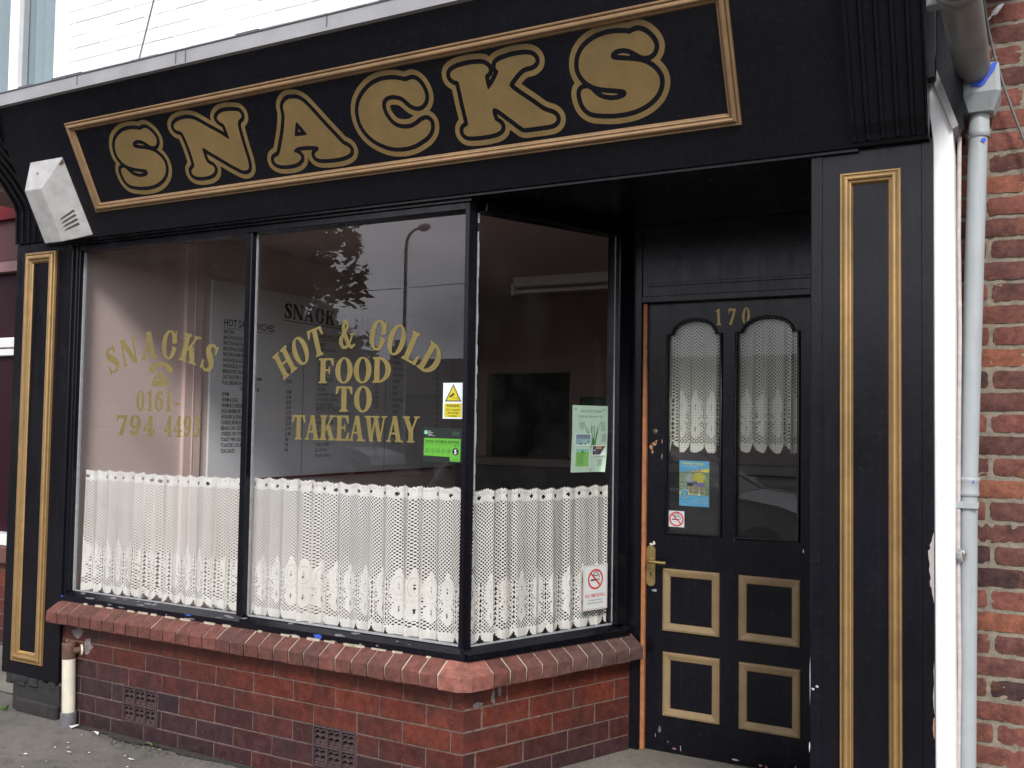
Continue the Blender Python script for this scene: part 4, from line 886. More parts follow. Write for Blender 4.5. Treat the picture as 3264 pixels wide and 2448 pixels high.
# --- room behind the glass
r = MB(); r.box(-4.56, -4.45, 0.064, 4.2, 0.05, 2.70); r.build('side_wall', PINK, SHOP)
r = MB(); r.box(-4.45, -4.425, 0.80, 0.93, 0.10, 2.695); r.box(-4.425, -4.42, 0.862, 0.868, 0.10, 2.69); r.build('wall_pier', PINK2, SHOP)
r = MB(); r.box(-3.42, -0.45, 4.2, 4.3, 0.05, 2.70); r.box(-4.45, -4.25, 4.2, 4.3, 0.05, 2.70); r.box(-4.25, -3.42, 4.2, 4.3, 2.02, 2.70); r.box(-0.5, -0.40, 1.0, 4.2, 0.05, 2.7);  r.box(-4.45, -0.5, 4.185, 4.2, 2.62, 2.695)
r.build('back_wall', BROWNW, SHOP)
r = MB(); r.box(-4.4, -3.25, 5.4, 5.5, 0.05, 2.7); r.box(-3.35, -3.25, 4.301, 5.4, 0.05, 2.7); r.box(-4.40, -4.30, 4.301, 5.4, 0.05, 2.7); r.build('back_room_wall', DARK, SHOP)  # darkness of the back room is put into the near-black wall colour
r = MB(); r.box(-4.56, -0.40, 0.095, 5.5, 2.70, 2.78); r.build('ceiling', CEIL, SHOP)
r = MB(); r.box(-4.56, -0.40, 0.13, 5.5, 0.02, 0.06); r.build('floor', simple('dark_lino', (0.05, 0.045, 0.042), 0.6), SHOP)
# ------------------------------------------------------------------ sign on the fascia
sg = thing('shop_sign', 'long black sign panel with gold moulded border and large gold SNACKS letters', 'sign', (-2.47, -0.1, 2.6))
mb = MB(); mb.ring(FAS, -4.1255, 0.1235, -0.822, 0.574, [(a*1.07, b+0.0008) for a, b in GP]); mb.build('gold_border', GOLDB, sg)
def sign_letter(key, ch, dx=0.0, dv=0.0):
    P = catmull(SIGN[key]); P = P+np.array((dx, dv)); Hh = catmull(SIGN['AH'], 4) if ch == 'A' else None
    x0, y0 = P.min(0)-0.05; x1, y1 = P.max(0)+0.05
    st = 0.0028; xs = np.arange(x0, x1, st); ys = np.arange(y0, y1, st); X, Y = np.meshgrid(xs, ys)
    D = sd_poly(X, Y, P)
    if Hh is not None: D = np.maximum(D, -sd_poly(X, Y, Hh))
    vs, fs = march(D-0.0012, xs, ys); m = MB(); m.add([FAS(x, y, 0.0012) for x, y in vs], fs); L = m.build('letter', GOLDF, sg)
    L['label'] = 'fat gold letter '+ch
    vs, fs = march(np.maximum(0.0190-D, D-0.0388), xs, ys); m = MB(); m.add([FAS(x, y, 0.0012) for x, y in vs], fs); m.build('letter_outline', GOLDF, L)
s0 = np.array(SIGN['S']); c0 = (s0.min(0)+s0.max(0))/2
sign_letter('S', 'S', -3.7104-c0[0], 0.3513-c0[1])
for k in 'NACK': sign_letter(k, k)
sign_letter('S', 'S')

# ------------------------------------------------------------------ alarm box
al = thing('alarm_box', 'dirty white bell box with three dark vents on the left end of the fascia', 'alarm box', (-4.36, -0.1, 2.6))
bT = [(-4.492, .012), (-4.222, .012), (-4.238, .419), (-4.492, .42)]; fT = [(-4.479, .014), (-4.339, .014), (-4.348, .294), (-4.480, .295)]
bb = [FAS(u, v, 0.0005) for u, v in bT]; ff = [FAS(u, v, 0.1) for u, v in fT]
mb = MB()
def shrink(P, k=0.03):
    c = sum(P)/len(P); return [p+(c-p)*k for p in P]
for q in ([ff[0], ff[1], ff[2], ff[3]], [bb[0], bb[1], ff[1], ff[0]], [bb[1], bb[2], ff[2], ff[1]], [bb[2], bb[3], ff[3], ff[2]], [bb[3], bb[0], ff[0], ff[3]]): mb.add(q, [(0, 1, 2, 3)])
AB = mb.build('cover', ALARM, al)
bm_ = AB.modifiers.new('bevel', 'BEVEL'); bm_.width = 0.004; bm_.segments = 2
wd = AB.modifiers.new('weld', 'WELD'); wd.merge_threshold = 0.0005
AB.modifiers.move(1, 0)
Rf = lambda a, b: ff[1]*(1-a)*(1-b)+bb[1]*a*(1-b)+bb[2]*a*b+ff[2]*(1-a)*b
nrm = unit(np.cross(bb[1]-ff[1], ff[2]-ff[1]))
if nrm[1] > 0: nrm = -nrm
mb = MB()
for k in range(4):
    v = 0.17+0.062*k
    for (a0, a1) in ((0.18, 0.74),):
        mb.add([Rf(a0, v)+nrm*.0025, Rf(a1, v+0.012)+nrm*.0025, Rf(a1-0.03, v+0.040)+nrm*.0025, Rf(a0+0.10, v+0.024)+nrm*.0025], [(0, 1, 2, 3)])
mb.build('vent_slot', simple('dark_slot', (0.06, 0.058, 0.055), 0.8), al)  # flat dark quads marking the slot openings
mb = MB()
tp = lambda a, b: ff[3]*(1-a)*(1-b)+ff[2]*a*(1-b)+bb[2]*a*b+bb[3]*(1-a)*b
nt_ = unit(np.cross(ff[2]-ff[3], bb[3]-ff[3])); nt_ = nt_ if nt_[2] > 0 else -nt_
c_ = tp(0.42, 0.55)+nt_*0.003
mb.lathe(c_, nt_, [(0, .005), (.001, .0001)], 10); mb.build('screw_hole', DARK, al)
mb = MB(); e0 = bb[2]; mb.add([Rf(0.80, 0.985)+nrm*.003, Rf(0.995, 0.985)+nrm*.003, Rf(0.995, 0.94)+nrm*.003, Rf(0.88, 0.95)+nrm*.003], [(0, 1, 2, 3)]); mb.build('rust_stain', RUST, al)

# ------------------------------------------------------------------ lettering on the glass
WF = FRONT(0.0535)
lw = thing('window_lettering', 'gold arched SNACKS, telephone symbol and phone number on the left pane', 'lettering', (-3.82, 0.053, 1.47))
def part_of(parent):
    def f(ch, mb): mb.build('digit' if ch.isdigit() else ('ampersand' if ch == '&' else ('hyphen' if ch == '-' else 'letter')), GOLDW, parent)
    return f
def arc_text(text, F, cx, cy, R, a0, a1, cap, xs, each):
    """letters on an arc; angles from vertical in radians, left negative"""
    ws = [0.42 if c == ' ' else GL[c][1] for c in text]; gap = 0.10; tot = sum(ws)+gap*(len(text)-1); u = 0
    for c, w in zip(text, ws):
        t = a0+(a1-a0)*((u+w/2)/tot)
        if c != ' ':
            mb = MB(); put_glyph(mb, c, F, cx+R*math.sin(t), cy+R*math.cos(t), cap, xs, -t); each(c, mb)
        u += w+gap
arc_text('SNACKS', WF, -3.808, 1.081, 0.785, -0.475, 0.475, 0.138, 1.13, part_of(lw))
serif_line('0161-', WF, -3.962, -3.655, 1.598, 0.103, 0, part_of(lw), 0.13)
serif_line('794', WF, -4.105, -3.825, 1.471, 0.103, 0, part_of(lw), 0.13); serif_line('4493', WF, -3.755, -3.505, 1.471, 0.103, 0, part_of(lw), 0.13)
def gPhone(X, Y):
    hs = np.maximum(np.maximum(sd_ell(X, Y, 0.5, 0.62, 0.5, 0.37), -sd_ell(X, Y, 0.5, 0.55, 0.33, 0.26)), 0.56-Y)
    ear = U_(sd_box(X, Y, 0.0, 0.56, 0.20, 0.72), sd_box(X, Y, 0.80, 0.56, 1.0, 0.72))
    body = sd_poly(X, Y, [(0.16, 0), (0.84, 0), (0.84, 0.18), (0.70, 0.50), (0.62, 0.62), (0.38, 0.62), (0.30, 0.50), (0.16, 0.18)])
    ring = np.maximum(sd_ell(X, Y, 0.5, 0.42, 0.20, 0.20), -sd_ell(X, Y, 0.5, 0.42, 0.145, 0.145))
    return U_(hs, ear, np.maximum(np.maximum(body, -ring), -sd_box(X, Y, 0.36, 0.30, 0.64, 0.30)))
vs, fs = sdf_faces(gPhone, -0.05, 1.05, -0.05, 1.05, 90); mb = MB(); mb.add([WF(-3.882+x*0.172, 1.722+y*0.125) for x, y in vs], fs); mb.build('telephone_symbol', GOLDW, lw)
lw2 = thing('window_lettering', 'gold words HOT & COLD FOOD TO TAKEAWAY on the middle pane', 'lettering', (-2.58, 0.053, 1.47))
arc_text('HOT & COLD', WF, -2.578, 1.228, 0.659, -0.66, 0.655, 0.129, 1.0, part_of(lw2))
serif_line('FOOD', WF, -2.778, -2.381, 1.732, 0.111, 0, part_of(lw2), 0.06)
serif_line('TO', WF, -2.679, -2.481, 1.604, 0.111, 0, part_of(lw2), 0.08)
serif_line('TAKEAWAY', WF, -2.928, -2.228, 1.475, 0.110, 0, part_of(lw2), 0.0)

# ------------------------------------------------------------------ stickers and notices
def sheet(name, label, cat, F, fn, loc, group=None):
    t = thing(name, label, cat, loc, group); fn(t, F); return t
def cctv(t, F):
    W_, Hh = 0.100, 0.150; mb = MB(); rect(mb, F, 0, 0, W_, Hh, 0, (0.68, 0.72, 0.76)); rect(mb, F, .008, .006, .092, .064, .0003, (0.52, 0.45, 0.015)); mb.build('card', PAPERC, t)
    p = MB()
    def tri(m, h, c, g): polyf(m, F, [(0.010+g*1.73, 0.072+g), (0.090-g*1.73, 0.072+g), (0.05, 0.145-g*1.9)], h, c)
    tri(p, .0004, (0.012, 0.010, 0.012), 0); tri(p, .0006, (0.55, 0.46, 0.012), 0.0042)
    c, s = math.cos(.55), math.sin(.55); q = lambda x, y: (0.044+x*c-y*s, 0.098+x*s+y*c)
    polyf(p, F, [q(-.013, -.004), q(.013, -.004), q(.013, .004), q(-.013, .004)], .0008, (0.02, 0.015, 0.01))
    strokef(p, F, [(0.048, 0.094), (0.054, 0.085), (0.071, 0.084)], .0015, .0008, (0.02, 0.015, 0.01)); strokef(p, F, [(0.072, 0.080), (0.072, 0.091)], .0015, .0009, (0.02, 0.015, 0.01)); p.build('warning_triangle', PAPERC, t)
    x = MB(); k = (0.03, 0.02, 0.005); sans(x, 'WARNING', F, .05, .0495, .0105, .92, .0006, 'CENTER', k, .03)
    for i, s_ in enumerate(('CCTV in operation.', '24hr recording', 'in progress')): sans(x, s_, F, .05, .034-i*.0125, .0078, .80, .0006, 'CENTER', k, .03)
    x.build('printed_text', PAPERC, t)
off = lambda F, u, v, h=0.0, ru=0.0, rv=0.0: (lambda a, b, c=0.0: F(u+a+b*ru, v+b+a*rv, h+c))
sheet('warning_sticker', 'white and yellow CCTV warning sticker with black triangle on the middle pane', 'sticker', off(WF, -2.112, 1.578), cctv, (-2.06, .05, 1.578))
def hygiene(t, F):
    mb = MB(); rect(mb, F, -.006, -.022, .190, .122, 0, (0.006, 0.012, 0.010)); mb.build('card', PAPERC, t)
    g = MB(); gc = (0.10, 0.36, 0.03); polyf(g, F, [(0, 0.004), (.129, .002), (.131, -.016), (.180, -.016), (.182, .078), (0.001, .078)], .0003, gc); rect(g, F, 0.001, .052, .182, .0532, .0006, (.02, .09, .02)); g.build('rating_panel', PAPERC, t)
    x = MB(); k = (0.015, 0.06, 0.015); sans(x, 'FOOD HYGIENE RATING', F, .091, .0585, .0116, .93, .0006, 'CENTER', (.004, .02, .004), .03)
    for i in range(5):
        disc(x, F, .018+i*.0265, .026, .0095, .0006, k, .0081); sans(x, str(i), F, .018+i*.0265, .0208, .0098, .95, .0006, 'CENTER', k, .03)
    disc(x, F, .157, .025, .0155, .0006, (.012, .015, .015)); sans(x, '5', F, .157, .0155, .0185, .95, .0009, 'CENTER', (.85, .85, .85), .03)
    polyf(x, F, [(.152, .050), (.162, .050), (.157, .044)], .0008, (.015, .05, .02)); sans(x, 'VERY GOOD', F, .157, -.0105, .0042, .9, .0006, 'CENTER', k)
    disc(x, F, .010, .102, .0085, .0006, (.30, .62, .40)); disc(x, F, .0115, .103, .005, .0008, (.10, .42, .2))
    for i, s_ in enumerate(('Food', 'Standards', 'Agency')): sans(x, s_, F, .021, .105-i*.0065, .005, .9, .0006, 'LEFT', (.7, .75, .7))
    sans(x, 'food.gov.uk/ratings', F, .021, .0875, .0036, .9, .0006, 'LEFT', (.6, .65, .6))
    for i, s_ in enumerate(('The food hygiene rating', 'reflects the standards', 'found on inspection')): sans(x, s_, F, .140, .104-i*.0052, .0036, .8, .0006, 'LEFT', (.06, .22, .09))
    x.build('printed_text', PAPERC, t)
sheet('hygiene_sticker', 'bright green food hygiene rating sticker showing five on the middle pane', 'sticker', off(WF, -2.203, 1.418, 0, 0, -.012), hygiene, (-2.11, .05, 1.40))
def smoke_icon(p, F, cx, cy, r):
    R_, B_ = (0.52, 0.035, 0.03), (0.03, 0.03, 0.035)
    disc(p, F, cx, cy, r, .0009, R_, r*.82, 36)
    k = r*.84*0.7071; strokef(p, F, [(cx-k, cy+k), (cx+k, cy-k)], r*.17, .0010, R_)
    rect(p, F, cx-r*.62, cy-r*.14, cx+r*.30, cy+r*.02, .0006, B_); rect(p, F, cx+r*.38, cy-r*.14, cx+r*.44, cy+r*.02, .0006, B_); rect(p, F, cx+r*.5, cy-r*.14, cx+r*.56, cy+r*.02, .0006, B_)
    sm_ = [(.52, .10), (.52, .30), (.42, .42), (.26, .40), (.20, .28), (.10, .36), (-.02, .34), (-.20, .38), (-.26, .52), (-.16, .66), (0, .66), (.04, .72), (.18, .70), (.28, .58), (.24, .46)]
    strokef(p, F, [(cx+r*a, cy+r*b) for a, b in sm_], r*.075, .0006, B_)
def nosmoke(t, F):
    w, h = .148, .203; mb = MB(); rect(mb, F, 0, 0, w, h, 0, (0.60, 0.62, 0.60)); mb.build('card', PAPERC, t)
    p = MB(); rd = (0.50, 0.10, 0.09)
    for a in ((.004, .004, w-.004, .0056), (.004, h-.0056, w-.004, h-.004), (.004, .004, .0056, h-.004), (w-.0056, .004, w-.004, h-.004)): rect(p, F, *a, .0004, rd)
    smoke_icon(p, F, w*.5, h*.68, w*.31); p.build('no_smoking_symbol', PAPERC, t)
    x = MB(); sans(x, 'NO SMOKING.', F, w/2, h*.285, .0165, .82, .0005, 'CENTER', (0.52, 0.05, 0.045), .015)
    for i, s_ in enumerate(('It is against the law to', 'smoke in these premises')): sans(x, s_, F, w/2, h*.205-i*.0135, .0088, .80, .0005, 'CENTER', (.04, .05, .05))
    x.build('printed_text', PAPERC, t)
sheet('no_smoking_notice', 'large white no smoking notice with red words low on the angled side pane', 'notice', off(RET, .627, .723, .0015, 0, .008), nosmoke, tuple(RET(.70, .72, 0)))
def nosmoke2(t, F):
    mb = MB(); rect(mb, F, 0, 0, .074, .074, 0, (0.55, 0.56, 0.56)); mb.build('card', PAPERC, t)
    p = MB(); smoke_icon(p, F, .037, .037, .034); p.build('no_smoking_symbol', PAPERC, t)
sheet('no_smoking_sticker', 'small square no smoking sticker at the foot of the door glass', 'sticker', off(DF, -1.409, 1.097, -.0135), nosmoke2, (-1.37, .91, 1.097))
def aloe(t, F):
    w, h = .216, .302; mb = MB(); pg = (0.42, 0.56, 0.44)
    nu, nv = 8, 10; vs = []
    def bend(u, v, e=0.0):
        a, b = u/w, v/h; lift = 0.02*max(0, a-.8)/.2*max(0, .35-b)/.35
        return F(u-.012*max(0, .6-b)-lift*.8*a+(-.010*max(0, .3-b)/.3 if a > .9 else 0), v, e+lift)
    for j in range(nv+1):
        for i in range(nu+1): vs.append(bend(w*i/nu, h*j/nv))
    mb.add(vs, [(j*(nu+1)+i, j*(nu+1)+i+1, (j+1)*(nu+1)+i+1, (j+1)*(nu+1)+i) for j in range(nv) for i in range(nu)], pg, True); mb.build('sheet', PAPERC, t)
    B = lambda a, b, c=0.0: bend(a, b, c+.0008)
    p = MB(); rr = random.Random(3)
    for (x0, a, l, wd_, c) in ((.118, .42, .13, .009, (.03, .14, .03)), (.125, .12, .11, .012, (.05, .20, .05)), (.130, -.05, .10, .012, (.03, .15, .03)), (.135, -.28, .13, .010, (.06, .22, .06)), (.115, .25, .09, .012, (.04, .18, .05)), (.138, -.15, .10, .010, (.02, .10, .03)), (.126, .55, .05, .006, (.2, .33, .2)), (.112, .02, .06, .013, (.03, .12, .03))):
        y0 = .118; tip = (x0-math.sin(a)*l, y0+math.cos(a)*l); polyf(p, B, [(x0-wd_/2, y0), (x0+wd_/2, y0), tip], .0002+rr.random()*.0004, c)
    polyf(p, B, [(.105, .08), (.112, .08), (.122, .14), (.116, .14)], .0003, (.08, .25, .08)); p.build('aloe_picture', PAPERC, t)
    p = MB(); rect(p, B, .018, .118, .116, .175, .0007, (.58, .70, .62)); rect(p, B, .022, .126, .110, .172, .0009, (.22, .36, .40))
    for k in range(9): rect(p, B, .025+k*.0095, .152, .030+k*.0095, .169, .0011, (.05, .06, .10) if k % 2 else (.16, .10, .12))
    for k in range(12): blob(p, B, .028+rr.random()*.076, .128+rr.random()*.02, .009, .004, .0012+k*2e-5, rr.choice([(.06, .16, .2), (.45, .6, .62), (.03, .07, .1), (.3, .45, .4)]), k)
    rect(p, B, .122, .074, .208, .122, .0007, (.60, .70, .62)); rect(p, B, .126, .079, .204, .118, .0009, (.06, .05, .07)); rect(p, B, .145, .104, .180, .118, .0011, (.40, .27, .10)); rect(p, B, .182, .108, .204, .118, .0011, (.20, .03, .03))
    for k in range(9): blob(p, B, .132+rr.random()*.066, .083+rr.random()*.02, .009, .006, .0012+k*2e-5, rr.choice([(.02, .02, .03), (.16, .12, .15), (.09, .07, .12), (.35, .35, .40)]), 40+k)
    rect(p, B, .020, .020, .112, .110, .0007, (.50, .64, .50)); rect(p, B, .024, .025, .104, .106, .0009, (.20, .46, .12)); rect(p, B, .024, .092, .104, .106, .0010, (.24, .46, .40)); blob(p, B, .064, .092, .006, .008, .0012, (.03, .16, .06), 5); p.build('printed_photo', PAPERC, t)
    x = MB(); tx = (.17, .26, .19); sans(x, 'WELCOME TO FOREVER', B, w*.52, .272, .0100, .86, .0006, 'CENTER', tx); sans(x, 'LIVING NATURAL WITH YOU', B, w*.50, .248, .0100, .80, .0006, 'CENTER', tx)
    for (cx, y0, n_) in ((.055, .226, 6), (.185, .226, 7), (.19, .17, 6), (.172, .056, 5), (.122, .206, 4)):
        for i in range(n_): rect(x, B, cx-.016+rr.random()*.006, y0-i*.0062, cx+.012+rr.random()*.006, y0-i*.0062+.0022, .0006, (.27, .37, .29))
    for i in range(11): rect(x, B, .032, .084-i*.0052, .06+rr.random()*.035, .084-i*.0052+.0018, .0012, (.09, .22, .06))
    for (a, b) in ((.018, .286), (.19, .284), (.118, .010)): disc(x, B, a, b, .0042, .0012, (.18, .25, .2))
    x.build('printed_text', PAPERC, t)
sheet('poster', 'pale green poster with aloe plant and small photos taped inside the angled side pane', 'poster', off(RET, .556, 1.347, -.004), aloe, tuple(RET(.66, 1.347, -.01)))
def leaflet(t, F):
    w, h = .141, .208; mb = MB(); rect(mb, F, 0, 0, w, h, 0, (.08, .34, .58)); mb.build('card', PAPERC, t)
    p = MB(); rect(p, F, 0, .052, w, .158, .0003, (.13, .20, .11)); rect(p, F, 0, .09, w, .135, .0004, (.16, .24, .14))
    polyf(p, F, [(.055, .158), (w, .176), (w, .158)], .0005, (.60, .55, .03)); polyf(p, F, [(0, .052), (w, .052), (.09, .055), (0, .066)], .0006, (.60, .53, .03))
    def man(x, y, s, shirt, shorts, lean, k):
        q = lambda a, b: (x+(a+lean*b)*s, y+b*s); sk = (.34, .22, .16); hb = .0008+k*.0008
        polyf(p, F, [q(-.10, 0), (q(-.03, 0)), q(.0, .42), q(-.12, .42)], hb, sk); polyf(p, F, [q(.13, .02), q(.20, .02), q(.14, .42), q(.03, .42)], hb+1e-4, sk)
        polyf(p, F, [q(-.15, .32), q(.17, .32), q(.13, .52), q(-.13, .52)], hb+2e-4, shorts); polyf(p, F, [q(-.14, .50), q(.14, .50), q(.19, .80), q(.06, .90), (q(-.06, .90)), q(-.19, .80)], hb+3e-4, shirt)
        polyf(p, F, [q(.15, .82), q(.20, .80), q(.30, .55), q(.25, .53)], hb+4e-4, shirt); polyf(p, F, [q(-.15, .82), q(-.20, .80), q(-.26, .55), q(-.21, .53)], hb+4e-4, shirt); polyf(p, F, [q(.07*math.cos(i), .99+.09*math.sin(i)) for i in np.linspace(0, 2*PI, 11)[:-1]], hb+5e-4, sk)
    man(.050, .060, .098, (.30, .32, .42), (.02, .02, .03), .02, 0); man(.078, .070, .092, (.36, .34, .06), (.10, .08, .22), .0, 1); man(.105, .054, .112, (.46, .42, .05), (.16, .12, .32), -.08, 2)
    disc(p, F, .094, .055, .006, .0035, (.6, .6, .6)); disc(p, F, .026, .057, .021, .0030, (.45, .55, .62)); disc(p, F, .026, .057, .018, .0032, (.06, .24, .50)); polyf(p, F, [(.02, .048), (.032, .048), (.030, .068), (.022, .068)], .0034, (.25, .42, .10)); p.build('printed_photo', PAPERC, t)
    x = MB(); sans(x, 'Walking Football', F, .062, .190, .0115, .93, .0006, 'CENTER', (.58, .60, .06), .02); sans(x, 'For the over 50s and anyone', F, .008, .179, .0052, .95, .0006, 'LEFT', (.55, .65, .75)); 
    for i, s_ in enumerate(('Enjoy the game', 'at a slower', 'pace, every', 'Tuesday')): sans(x, s_, F, .006, .144-i*.0095, .0055, .9, .0030, 'LEFT', (.55, .6, .6))
    for i, s_ in enumerate(('All welcome', 'Come along', 'and join in')): sans(x, s_, F, .006, .098-i*.0085, .0052, .9, .0030, 'LEFT', (.55, .6, .6))
    for i, s_ in enumerate(('For more details ask', 'inside or come along on', 'the day. Everyone is welcome')): sans(x, s_, F, .136, .036-i*.0105, .006, .85, .0006, 'RIGHT', (.5, .64, .75))
    x.build('printed_text', PAPERC, t)
sheet('leaflet', 'blue leaflet with sports players in yellow shirts behind the left door glass', 'leaflet', off(DF, -1.362, 1.196, -.020, 0, -.008), leaflet, (-1.29, .91, 1.19))

# ------------------------------------------------------------------ lace curtains
def lace(name, label, F, u0, u1, v0, height, amp, nf, full=1.22, seed=0, head=True, phase=0.0):
    rg = np.random.default_rng(seed); du = 0.0030
    L = u1-u0; nu = int(L*full/du); nv = int(height/0.0032)
    s = np.linspace(0, 1, nu); cl = s*L*full                       # cloth coordinate
    # irregular folds
    ph = s*nf*2*PI+phase; ph = ph+0.9*np.sin(s*2*PI*1.7+seed)+0.5*np.sin(s*2*PI*4.3+2*seed)
    vv = np.linspace(0, 1, nv)
    S, Vv = np.meshgrid(s, vv); PH = np.broadcast_to(ph, S.shape)
    am = amp*(0.55+0.6*(1-Vv))*(0.7+0.5*np.sin(S*2*PI*2.3+seed*1.7))
    am = np.clip(am, amp*0.15, None)
    dep = am*(np.sin(PH)+0.25*np.sin(2.3*PH+1+Vv*1.2))
    Uu = u0+L*S+am*0.65*np.cos(PH+0.4)*0.9
    Uu = np.clip(Uu, u0-.002, u1+.002)
    sag = 0.004*np.sin(S*nf*2*PI+1)*Vv+0.003*np.sin(S*2*PI*1.3)*Vv
    Vw = v0+Vv*height+sag
    o = F(0, 0, 0); dU = F(1, 0, 0)-o; dV = F(0, 1, 0)-o; dN = F(0, 0, 1)-o
    pts = o+Uu[..., None]*dU+Vw[..., None]*dV+dep[..., None]*dN
    # the worked pattern, repeat 0.102 m of cloth
    rep = 0.104; C = np.broadcast_to(cl, S.shape); a = (np.mod(C/rep+0.37*seed, 1)-0.5)*rep; v = Vv*height; r = np.abs(a)/(rep/2)
    dens = np.zeros(S.shape); line = np.zeros(S.shape)
    edge = 0.034*r**5+0.0025*np.abs(np.sin(a*420)); fan = 0.043-0.012*r**2+0.022*r**3
    rib = (np.abs(np.sin(a*330/(1+0.8*v/0.05))) < 0.22) & (v > 0.012)
    m = (v < fan); dens[m] = 1; line[m & rib] = 0.7
    dia = (np.abs(np.abs(a)-rep/2)/0.007+np.abs(v-0.044)/0.009); dens[(dia < 1)] = 0.2; dens[(dia > 1) & (dia < 1.9)] = 1
    # lower lily
    q = v-0.082; m = (q > -0.012) & (q < 0.066) & (np.abs(a) < 0.030*np.clip((q+0.014)/0.030, 0, 1)**0.7*(1-0.55*np.clip((q-0.03)/0.04, 0, 1))*(1+0.18*np.sin(q*500)))
    dens[m] = 1; line[m & (np.abs(np.sin(np.arctan2(a, q+0.02)*9)) < 0.2)] = 0.45
    e = (a/0.0026)**2+((v-0.112)/0.012)**2; dens[e < 1] = -1; line[(e > 1) & (e < 3)] = 0.6
    # net of small leaves between
    m = (v > 0.142) & (v < 0.160) & (np.abs(a) < 0.038); dens[m] = 1; line[m & (np.sin(a*900)*np.sin(v*800) > 0.25)] = 0.9
    # upper pineapple leaf
    q = (v-0.207)/0.056; lob = 0.0355*np.sqrt(np.clip(1-q*q, 0, 1))*(1+0.26*np.sin(v*480-np.abs(a)*160)); m = (np.abs(q) < 1) & (np.abs(a) < lob); dens[m] = 1
    e2 = (a/0.0165)**2+((v-0.214)/0.040)**2; line[m & (e2 > 0.85) & (e2 < 1.15)] = 0.9
    line[m & (e2 > 1.3) & (np.abs(np.sin(v*330+np.abs(a)*220)) < 0.22)] = 0.55
    e3 = (a/0.0028)**2+((v-0.211)/0.017)**2; dens[(e3 < 1) & (np.sin(v*1500) > -0.2)] = -1; line[m & (e3 > 1) & (e3 < 2.6)] = 0.6
    m = (np.abs(a) < 0.013*np.clip((0.292-v)/0.026, 0, 1)**0.5) & (v > 0.252) & (v < 0.292); dens[m] = 1
    # leaf trail between the motifs
    tr = rep/2-np.abs(a); m = (tr < 0.010) & (v > 0.07) & (v < 0.245) & (dens < 0.5)
    tv = np.mod(v, 0.021)/0.021; dens[m & (tr < 0.0070*(1-tv)) & (tv > 0.12)] = -1; dens[m & (dens > -0.5) & (tr < 0.0085)] = 1
    if head:
        t = height-v
        m = (t < 0.052); dens[m] = 1; dens[(t > 0.010) & (t < 0.026) & (np.sin(C*900) * np.sin(v*700) > 0.1)] = 0.1
        pe = 0.083; b = (np.mod(C/pe+0.2*seed, 1)-0.5)*pe; e = (b/0.0105)**2+((t-0.034)/0.0085)**2; dens[e < 1] = -1
        line[m & (np.abs(t-0.047) < 0.002)] = 0.5; line[m & (np.abs(t-0.021) < 0.0015)] = 0.5
        dens[t < 0.0065*np.abs(np.sin(C*PI/0.0125))] = -1
    dens[v < edge] = -1
    if not head:
        line *= 0.6; dens[v < 0.045*r**2.2] = -1
    i = np.arange(nu*nv).reshape(nv, nu); f = np.stack([i[:-1, :-1], i[:-1, 1:], i[1:, 1:], i[1:, :-1]], -1).reshape(-1, 4)
    cloth = np.stack([C.ravel(), v.ravel(), np.zeros(C.size)], 1)
    ob = np_mesh(name, pts.reshape(-1, 3), f, LACE, None, {'dens': dens.ravel(), 'line': line.ravel(), 'cloth': cloth}, smooth=True)
    tag(ob, label, 'curtain', 'lace curtains')
CF = FRONT(0.092); CR = lambda a, b, h=0.0: RET(a, b, -0.038+h)
lace('lace_curtain', 'white lace café curtain behind the left front pane under the phone number', CF, -4.368, -3.190, 0.641, 0.641, 0.016, 14, 1.25, 1)
lace('lace_curtain', 'white lace café curtain behind the middle front pane under the word TAKEAWAY', CF, -3.185, -1.990, 0.640, 0.648, 0.016, 14, 1.22, 2)
lace('lace_curtain', 'white lace café curtain behind the angled side pane with the no smoking notice', CR, 0.015, 0.81, 0.640, 0.641, 0.013, 9, 1.20, 3)
CD = lambda a, b, h=0.0: DF(a, b, -0.045+h)
lace('lace_curtain', 'narrow lace net in the left arched door glass above the blue leaflet', CD, -1.43, -1.15, 1.440, 0.640, 0.014, 5, 1.5, 4, False)
lace('lace_curtain', 'narrow lace net in the right arched door glass beside the pilaster', CD, -1.105, -0.80, 1.446, 0.640, 0.014, 5, 1.5, 5, False)
for a, b, nm in ((-4.385, -3.205, 'left'), (-3.20, -2.03, 'middle')): pass
rod = thing('curtain_rail', 'thin white rail carrying the lace along both front panes', 'curtain rail', (-3.2, .095, 1.25))
mb = MB(); mb.tube([(-4.40, 0.122, 1.253), (-2.05, 0.122, 1.259)], 0.003, 8); mb.build('rail', WPAINT, rod)

# ------------------------------------------------------------------ inside the shop
BF_ = frame((-4.432, 0, 0), (0, 1, 0), (0, 0, 1), (1, 0, 0))
mn = thing('menu_board', 'big white wall menu listing hot sandwiches with prices inside the left window', 'menu board', (-4.44, 2.4, 1.18))
mb = MB(); mb.box(-4.448, -4.432, 1.005, 3.88, 1.175, 2.44, bev=0.002); mb.build('board', BOARDM, mn)
mb = MB()
for y in (1.882, 2.873): mb.box(-4.4318, -4.431, y-.002, y+.002, 1.18, 2.12)
mb.build('panel_joint', DARK, mn)
mb = MB(); mb.box(-4.448, -4.425, 1.0, 3.885, 1.160, 1.1745); mb.build('trim', REDP, mn)
mb = MB(); e = lambda c, m: mb.v.extend([]) or None
def collect(c, m): mb.add(m.v, m.f)
serif_line('SNACKS', BF_, 1.667, 2.31, 2.268, 0.104, 0.0015, collect, 0.10); serif_line('MENU', BF_, 2.44, 2.96, 2.268, 0.104, 0.0015, collect, 0.10)
rect(mb, BF_, 1.66, 2.248, 2.97, 2.253, .0015, (1, 1, 1)); mb.build('menu_title', INK, mn)
mb = MB()
